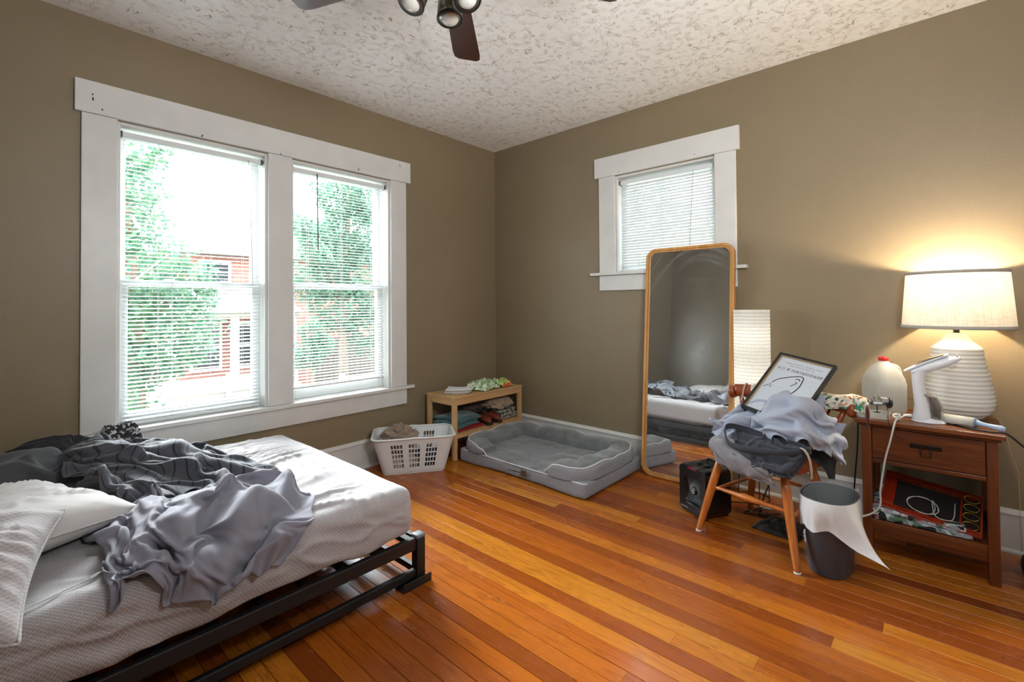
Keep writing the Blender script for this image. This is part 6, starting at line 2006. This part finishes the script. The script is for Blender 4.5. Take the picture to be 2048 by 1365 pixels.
_helpers = []
def _collide(o, th):
    o.modifiers.new('collision', 'COLLISION')
    st_ = o.collision
    st_.thickness_outer = th; st_.thickness_inner = 0.02; st_.cloth_friction = 25; st_.damping = 0.6
    _helpers.append(o)
    return o
def _cbox(lo, hi, M=None, cuts=8):
    bm = bmesh.new(); bmesh.ops.create_cube(bm, size=1)
    bmesh.ops.subdivide_edges(bm, edges=bm.edges, cuts=cuts, use_grid_fill=True)
    lo, hi = Vector(lo), Vector(hi)
    for v_ in bm.verts:
        v_.co = Vector([(lo[k] + hi[k]) / 2 + v_.co[k] * (hi[k] - lo[k]) for k in range(3)])
        if M is not None: v_.co = M @ v_.co
    me = bpy.data.meshes.new('collider'); bm.to_mesh(me); bm.free()
    o = bpy.data.objects.new('collider', me); COL.objects.link(o)
    return _collide(o, 0.006)
def _cball(c, r, rz=0.0):
    bm = bmesh.new(); bmesh.ops.create_icosphere(bm, subdivisions=4, radius=1)
    R = Matrix.Rotation(rz, 3, 'Z')
    for v_ in bm.verts: v_.co = R @ Vector((v_.co.x * r[0], v_.co.y * r[1], v_.co.z * r[2])) + Vector(c)
    me = bpy.data.meshes.new('collider'); bm.to_mesh(me); bm.free()
    o = bpy.data.objects.new('collider', me); COL.objects.link(o)
    return _collide(o, 0.006)
def _gridfaces(nu, nv):
    return [(i * nv + j, (i + 1) * nv + j, (i + 1) * nv + j + 1, i * nv + j + 1) for i in range(nu - 1) for j in range(nv - 1)]

def settle(C, nu, nv, A, seed, frames, nf, rot, bend, step, sm=0, tang=0.8):
    S0 = patch(C, nu, nv)
    du, dv = np.gradient(S0, axis=0), np.gradient(S0, axis=1)
    Nn = np.cross(du, dv); Nn /= np.linalg.norm(Nn, axis=2)[..., None] + 1e-9
    if Nn[..., 2].mean() < 0: Nn = -Nn
    Tu = du / (np.linalg.norm(du, axis=2)[..., None] + 1e-9); Tv = dv / (np.linalg.norm(dv, axis=2)[..., None] + 1e-9)
    U, V = np.meshgrid(np.linspace(0, 1, nu), np.linspace(0, 1, nv), indexing='ij')
    q = np.stack([(U * cos(rot) + V * sin(rot)) * nf[0], (-U * sin(rot) + V * cos(rot)) * nf[1], U * 0 + seed * 1.7], -1)
    w = q + 0.5 * np.stack([vnoise(q * 0.7, seed + 20), vnoise(q * 0.7, seed + 21), 0 * U], -1)
    n1, n2 = vnoise(w, seed), vnoise(w * 1.9 + 4, seed + 3)
    wave = (1 - np.sqrt(n1 * n1 + 0.004) * 1.6) * 0.85 + 0.15 * n2
    pins, mask = [], np.ones((nu, nv))
    for i in range(step // 2, nu, step):
        for j in range(step // 2, nv, step):
            pins.append(i * nv + j)
            d2 = (np.arange(nu) - i)[:, None] ** 2 + (np.arange(nv) - j)[None] ** 2
            mask *= 1 - 0.9 * np.exp(-d2 / (2 * (step * 0.22) ** 2))
    S = S0 + Nn * (A * wave * mask)[..., None] + Tu * (A * tang * vnoise(w + 7, seed + 9) * mask)[..., None] + Tv * (A * tang * vnoise(w + 11, seed + 10) * mask)[..., None]
    me = bpy.data.meshes.new('cloth')
    me.from_pydata(S.reshape(-1, 3).tolist(), [], _gridfaces(nu, nv))
    o = bpy.data.objects.new('cloth', me); COL.objects.link(o)
    G = S
    if frames:
        m = o.modifiers.new('cloth', 'CLOTH'); s_ = m.settings
        s_.quality = 6; s_.mass = 0.3; s_.tension_stiffness = 12; s_.compression_stiffness = 12; s_.shear_stiffness = 5
        s_.bending_stiffness = bend; s_.bending_damping = 0.5; s_.air_damping = 1.5
        cs = m.collision_settings
        cs.collision_quality = 3; cs.distance_min = 0.006; cs.use_self_collision = True; cs.self_distance_min = 0.007; cs.self_friction = 8; cs.friction = 20
        vg = o.vertex_groups.new(name='pin'); vg.add(pins, 1.0, 'ADD'); s_.vertex_group_mass = 'pin'
        m.point_cache.frame_start = 1; m.point_cache.frame_end = frames + 1
        for f_ in range(1, frames + 1):
            SC.frame_set(f_)
        e = o.evaluated_get(bpy.context.evaluated_depsgraph_get())
        G = np.array([v_.co[:] for v_ in e.data.vertices]).reshape(nu, nv, 3)
        if not np.isfinite(G).all() or np.abs(G - S).max() > 0.4:
            G = S
    for _k in range(sm):
        Q = G.copy()
        Q[1:-1, 1:-1] = 0.4 * G[1:-1, 1:-1] + 0.15 * (G[2:, 1:-1] + G[:-2, 1:-1] + G[1:-1, 2:] + G[1:-1, :-2])
        G = Q
    bpy.data.objects.remove(o, do_unlink=True)
    me2 = bpy.data.meshes.new('collider'); me2.from_pydata(G.reshape(-1, 3).tolist(), [], _gridfaces(nu, nv))
    c_ = bpy.data.objects.new('collider', me2); COL.objects.link(c_)
    _collide(c_, 0.004)
    SC.frame_set(1)
    return G

def clear_helpers():
    for o in _helpers:
        bpy.data.objects.remove(o, do_unlink=True)
    _helpers.clear()
    SC.frame_set(1)

def draped(G, name, label, cat, m, thick=0.002, scale=(1, 1), group=None, sub=1):
    nu, nv = G.shape[:2]
    c = np.array([G[..., 0].mean(), G[..., 1].mean(), G[..., 2].min()])
    U, V = np.meshgrid(np.linspace(0, scale[0], nu), np.linspace(0, scale[1], nv), indexing='ij')
    o = MB().grid(G - c).build(name, m, uvs=np.stack([U, V], -1).reshape(-1, 2))
    md = o.modifiers.new('sub', 'SUBSURF'); md.levels = sub; md.render_levels = sub
    md = o.modifiers.new('solid', 'SOLIDIFY'); md.thickness = thick; md.offset = 0
    o.location = tuple(c)
    return tag(o, label, cat, group)

# bedding
_cbox((-4.2, -1.515, 0.1), (-2.068, -0.165, 0.430), cuts=12)
_cbox((-4.3, -0.03, -0.1), (0, 0.2, 2))
_cball((-3.37, -1.016, 0.515), (0.36, 0.26, 0.085), radians(24))
G_THROW = settle([[(-3.75, -.22, .47), (-3.45, -.20, .56), (-3.2, -.18, .58), (-3.02, -.20, .48)],
                  [(-3.75, -.40, .51), (-3.45, -.42, .59), (-3.2, -.42, .60), (-3.02, -.40, .52)],
                  [(-3.75, -.62, .44), (-3.45, -.62, .46), (-3.2, -.62, .46), (-3.05, -.60, .45)]], 36, 24, 0.040, 3, 12, (2.8, 2.8), 0.5, 10, 9)
G_STRIPED = settle([[(-3.15, -.28, .51), (-2.98, -.25, .56), (-2.80, -.22, .51), (-2.60, -.32, .45)],
                    [(-3.12, -.50, .58), (-2.95, -.50, .60), (-2.76, -.50, .56), (-2.54, -.58, .47)],
                    [(-3.05, -.75, .54), (-2.90, -.78, .53), (-2.70, -.82, .52), (-2.45, -.85, .48)],
                    [(-3.00, -1.00, .46), (-2.84, -1.05, .46), (-2.66, -1.14, .50), (-2.42, -1.10, .45)]], 56, 64, 0.130, 11, 13, (2.6, 6.0), 0.9, 9, 14)
G_SHEET = settle([[(-3.04, -1.02, .45), (-2.88, -1.05, .48), (-2.72, -1.10, .50), (-2.52, -1.12, .46)],
                  [(-3.08, -1.20, .47), (-2.90, -1.24, .50), (-2.74, -1.26, .52), (-2.50, -1.30, .47)],
                  [(-3.12, -1.38, .45), (-2.94, -1.42, .46), (-2.78, -1.44, .47), (-2.53, -1.47, .44)],
                  [(-3.14, -1.53, .38), (-2.98, -1.550, .33), (-2.82, -1.550, .28), (-2.62, -1.550, .34)]], 62, 54, 0.140, 27, 13, (6.2, 2.6), 0.35, 10, 15)
clear_helpers()
# heap on the chair
_cbox((-.205, -.225, .40), (.205, .225, .444), Matrix.Translation((-.615, -2.535, 0)) @ Matrix.Rotation(radians(165.8), 4, 'Z'))
_cball((-0.56, -2.60, 0.50), (0.13, 0.17, 0.10))
G_TOWEL = settle([[(-0.74, -2.327, 0.535), (-0.78, -2.457, 0.521), (-0.8, -2.608, 0.494)],
                  [(-0.81, -2.317, 0.481), (-0.845, -2.452, 0.465), (-0.87, -2.613, 0.442)],
                  [(-0.83, -2.341, 0.421), (-0.86, -2.468, 0.414), (-0.87, -2.623, 0.391)],
                  [(-0.8, -2.365, 0.381), (-0.84, -2.495, 0.371), (-0.85, -2.639, 0.35)]], 26, 24, 0.022, 3, 7, (2.4, 1.2), 0.5, 40, 9, 1)
G_HEAP = settle([[(-0.66, -2.315, 0.55), (-0.6, -2.405, 0.612), (-0.52, -2.471, 0.661), (-0.5, -2.576, 0.714), (-0.5, -2.679, 0.712), (-0.49, -2.753, 0.649), (-0.46, -2.794, 0.59)],
                 [(-0.7, -2.326, 0.522), (-0.68, -2.423, 0.571), (-0.66, -2.519, 0.608), (-0.7, -2.62, 0.666), (-0.69, -2.718, 0.669), (-0.61, -2.792, 0.594), (-0.52, -2.847, 0.525)],
                 [(-0.73, -2.368, 0.494), (-0.74, -2.457, 0.512), (-0.73, -2.547, 0.507), (-0.78, -2.653, 0.529), (-0.76, -2.739, 0.529), (-0.67, -2.79, 0.505), (-0.57, -2.848, 0.457)]], 78, 46, 0.100, 14, 6, (5.0, 2.3), 0.75, 30, 13, 1)
G_SHORTS = settle([[(-0.74, -2.421, 0.557), (-0.77, -2.501, 0.557), (-0.79, -2.639, 0.557), (-0.77, -2.741, 0.544)],
                   [(-0.8, -2.386, 0.512), (-0.845, -2.521, 0.499), (-0.86, -2.654, 0.51), (-0.83, -2.762, 0.525)],
                   [(-0.835, -2.43, 0.466), (-0.875, -2.54, 0.462), (-0.885, -2.658, 0.456), (-0.855, -2.742, 0.478)],
                   [(-0.83, -2.459, 0.446), (-0.88, -2.573, 0.433), (-0.89, -2.679, 0.417), (-0.87, -2.719, 0.436)]], 44, 32, 0.045, 21, 7, (3.5, 1.8), 0.5, 40, 12, 1)
G_BLACK = settle([[(-0.62, -2.709, 0.477), (-0.6, -2.768, 0.486), (-0.56, -2.827, 0.465)],
                  [(-0.62, -2.734, 0.445), (-0.6, -2.784, 0.442), (-0.57, -2.824, 0.423)],
                  [(-0.61, -2.779, 0.412), (-0.6, -2.804, 0.398), (-0.58, -2.823, 0.383)],
                  [(-0.6, -2.805, 0.367), (-0.6, -2.813, 0.362), (-0.59, -2.82, 0.356)]], 18, 20, 0.012, 5, 0, (2, 1), 0.5, 5, 9)
clear_helpers()

def striped_mat():
    g = N('charcoal_striped_cotton')
    tc = g.n('TexCoord')
    sx = g.n('SeparateXYZ', i0=tc.outputs['UV'])
    fr = g.math('FRACT', g.math('MULTIPLY', sx.outputs[0], 22.0))
    st = g.math('LESS_THAN', g.math('ABSOLUTE', g.math('SUBTRACT', fr, 0.5)), 0.075)
    v = g.coord('Object')
    base = g.ramp(g.noise(v, 300, 2), [(0.35, lin('#3d3f48')), (0.65, lin('#4e505b'))])
    g.set(g.b, 'Base Color', g.mix(st, base, lin('#191a20')))
    g.p(Roughness=0.8); g.set(g.b, 'Sheen Weight', 0.25)
    g.bump(g.noise(v, 350, 2), 0.2, 0.0008)
    return g.m
def denimish(name, c1, c2, b_=0.2):
    g = N(name)
    v = g.coord('Object')
    g.set(g.b, 'Base Color', g.ramp(g.noise(v, 500, 2), [(0.35, lin(c1)), (0.65, lin(c2))]))
    g.p(Roughness=0.78); g.set(g.b, 'Sheen Weight', 0.2)
    g.bump(g.math('ADD', g.noise(v, 420, 2), g.math('MULTIPLY', g.noise(v, 30, 3), 0.6)), b_, 0.0015)
    return g.m
M_WOOL = denimish('charcoal_wool', '#35373b', '#4a4c51', 0.6)
M_LAV = denimish('lavender_grey_cotton', '#72707d', '#7f7d8a')
M_BLUEG = denimish('pale_blue_grey_cotton', '#959cad', '#a5acbc')
M_NAVYC = denimish('dark_navy_cotton', '#1d2029', '#2a2e3b')
M_TOWELG = mat('grey_terry_towel', '#77747a', 0.95, var=0.12, vscale=40, bump=0.7, bscale=300, bdist=0.003, sheen=0.4)
M_BLKC = denimish('black_cotton', '#17181b', '#212227')

draped(G_THROW, 'wool_throw', 'charcoal woollen throw bunched between the pillows and the window wall', 'blanket', M_WOOL, 0.005)
draped(G_STRIPED, 'duvet_cover', 'rumpled charcoal bedding with thin black stripes in the middle of the bed', 'bedding', striped_mat(), 0.003)
draped(G_SHEET, 'flat_sheet', 'crumpled lavender grey sheet spilling over the near side of the bed', 'bedding', M_LAV, 0.0022)
M_BAND = print_mat('black_white_bandana', '#38373c', [('#c9c7cc', 0.52), ('#1b1a1e', 0.60)], 40)
rumpled('bandana', 'small black and white patterned cloth standing up by the window apron', 'cloth', (-2.865, -0.150, 0.53), (0.15, 0.09), 0.09, M_BAND, 51, 0.2, 4.0)
bundle('black_shirt', 'black garment on the bed against the window wall behind the woollen throw', 'clothing', (-3.12, -0.115, 0.44), (0.40, 0.13, 0.20), M_BLKC, 61, 0.05, 4.0, 0.2)
cable('thin white charging cable lying on the bed sheet near the pillows', [(-3.55, -1.40, 0.4335), (-3.35, -1.46, 0.434), (-3.25, -1.455, 0.434), (-3.17, -1.425, 0.434), (-3.115, -1.405, 0.436)], 0.0022, M_WCABLE)
MB_ = MB().rod((-3.115, -1.405, 0.436), (-3.085, -1.392, 0.437), 0.005, 0.0045, 12)
tag(MB_.build('cable_plug', M_WGLOSS), 'white plug at the end of the cable lying on the bed', 'plug')

# clothes heaped on the chair
bundle('jumper', 'blue grey knitted jumper under the heap on the chair seat', 'clothing', (-0.60, -2.58, 0.446), (0.20, 0.28, 0.20), denimish('slate_knit', '#4f5667', '#5f6678', 0.5), 81, radians(-10), 5.0, 0.22)
draped(G_TOWEL, 'hand_towel', 'grey terry towel hanging over the front left of the chair seat', 'towel', M_TOWELG, 0.006)
draped(G_HEAP, 'bed_sheet', 'pale blue grey cotton sheet heaped on top of the chair', 'bedding', M_BLUEG, 0.0022)
draped(G_SHORTS, 'gym_shorts', 'dark navy drawstring shorts on the front of the chair seat', 'clothing', M_NAVYC, 0.0022)
draped(G_BLACK, 'black_garment', 'black garment corner hanging at the right of the chair seat', 'clothing', M_BLKC, 0.002)
# gathered elastic waistband of the shorts standing open, and their drawstring
wb_ = [(-0.775, -2.396, 0.59), (-0.81, -2.4, 0.547), (-0.84, -2.433, 0.519), (-0.875, -2.53, 0.524), (-0.89, -2.661, 0.537), (-0.865, -2.759, 0.557), (-0.83, -2.762, 0.552), (-0.8, -2.703, 0.562), (-0.77, -2.591, 0.566), (-0.75, -2.473, 0.585)]
sh_o = bpy.data.objects['gym_shorts']
WM['gym_shorts'] = Matrix.Translation(sh_o.location)
loop = spline(wb_, 14, closed=True)
n = len(loop)
rows = []
for i in range(n):
    p = loop[i]; d = (loop[(i + 1) % n] - loop[i - 1]).normalized()
    out_ = d.cross(Vector((0, 0, 1))).normalized()
    rib = 0.0018 * (1 if i % 2 else -1)
    rows.append([tuple(p + out_ * (rib + 0.004 * sin(pi * k / 4)) + Vector((0, 0, -0.027 * k / 4))) for k in range(5)])
MB().grid(np.array(rows), closed_u=True).build('waistband', M_NAVYC, sh_o, True, solid=0.003)
MB().tube(spline([(-0.872, -2.740, 0.556), (-0.892, -2.760, 0.552), (-0.900, -2.778, 0.520), (-0.896, -2.784, 0.470), (-0.892, -2.784, 0.432)], 6), 0.005, 8, flat=(1.3, 0.5)).build('drawstring', mat('beige_drawstring', '#a59a88', 0.8), sh_o, True, label='beige flat drawstring')
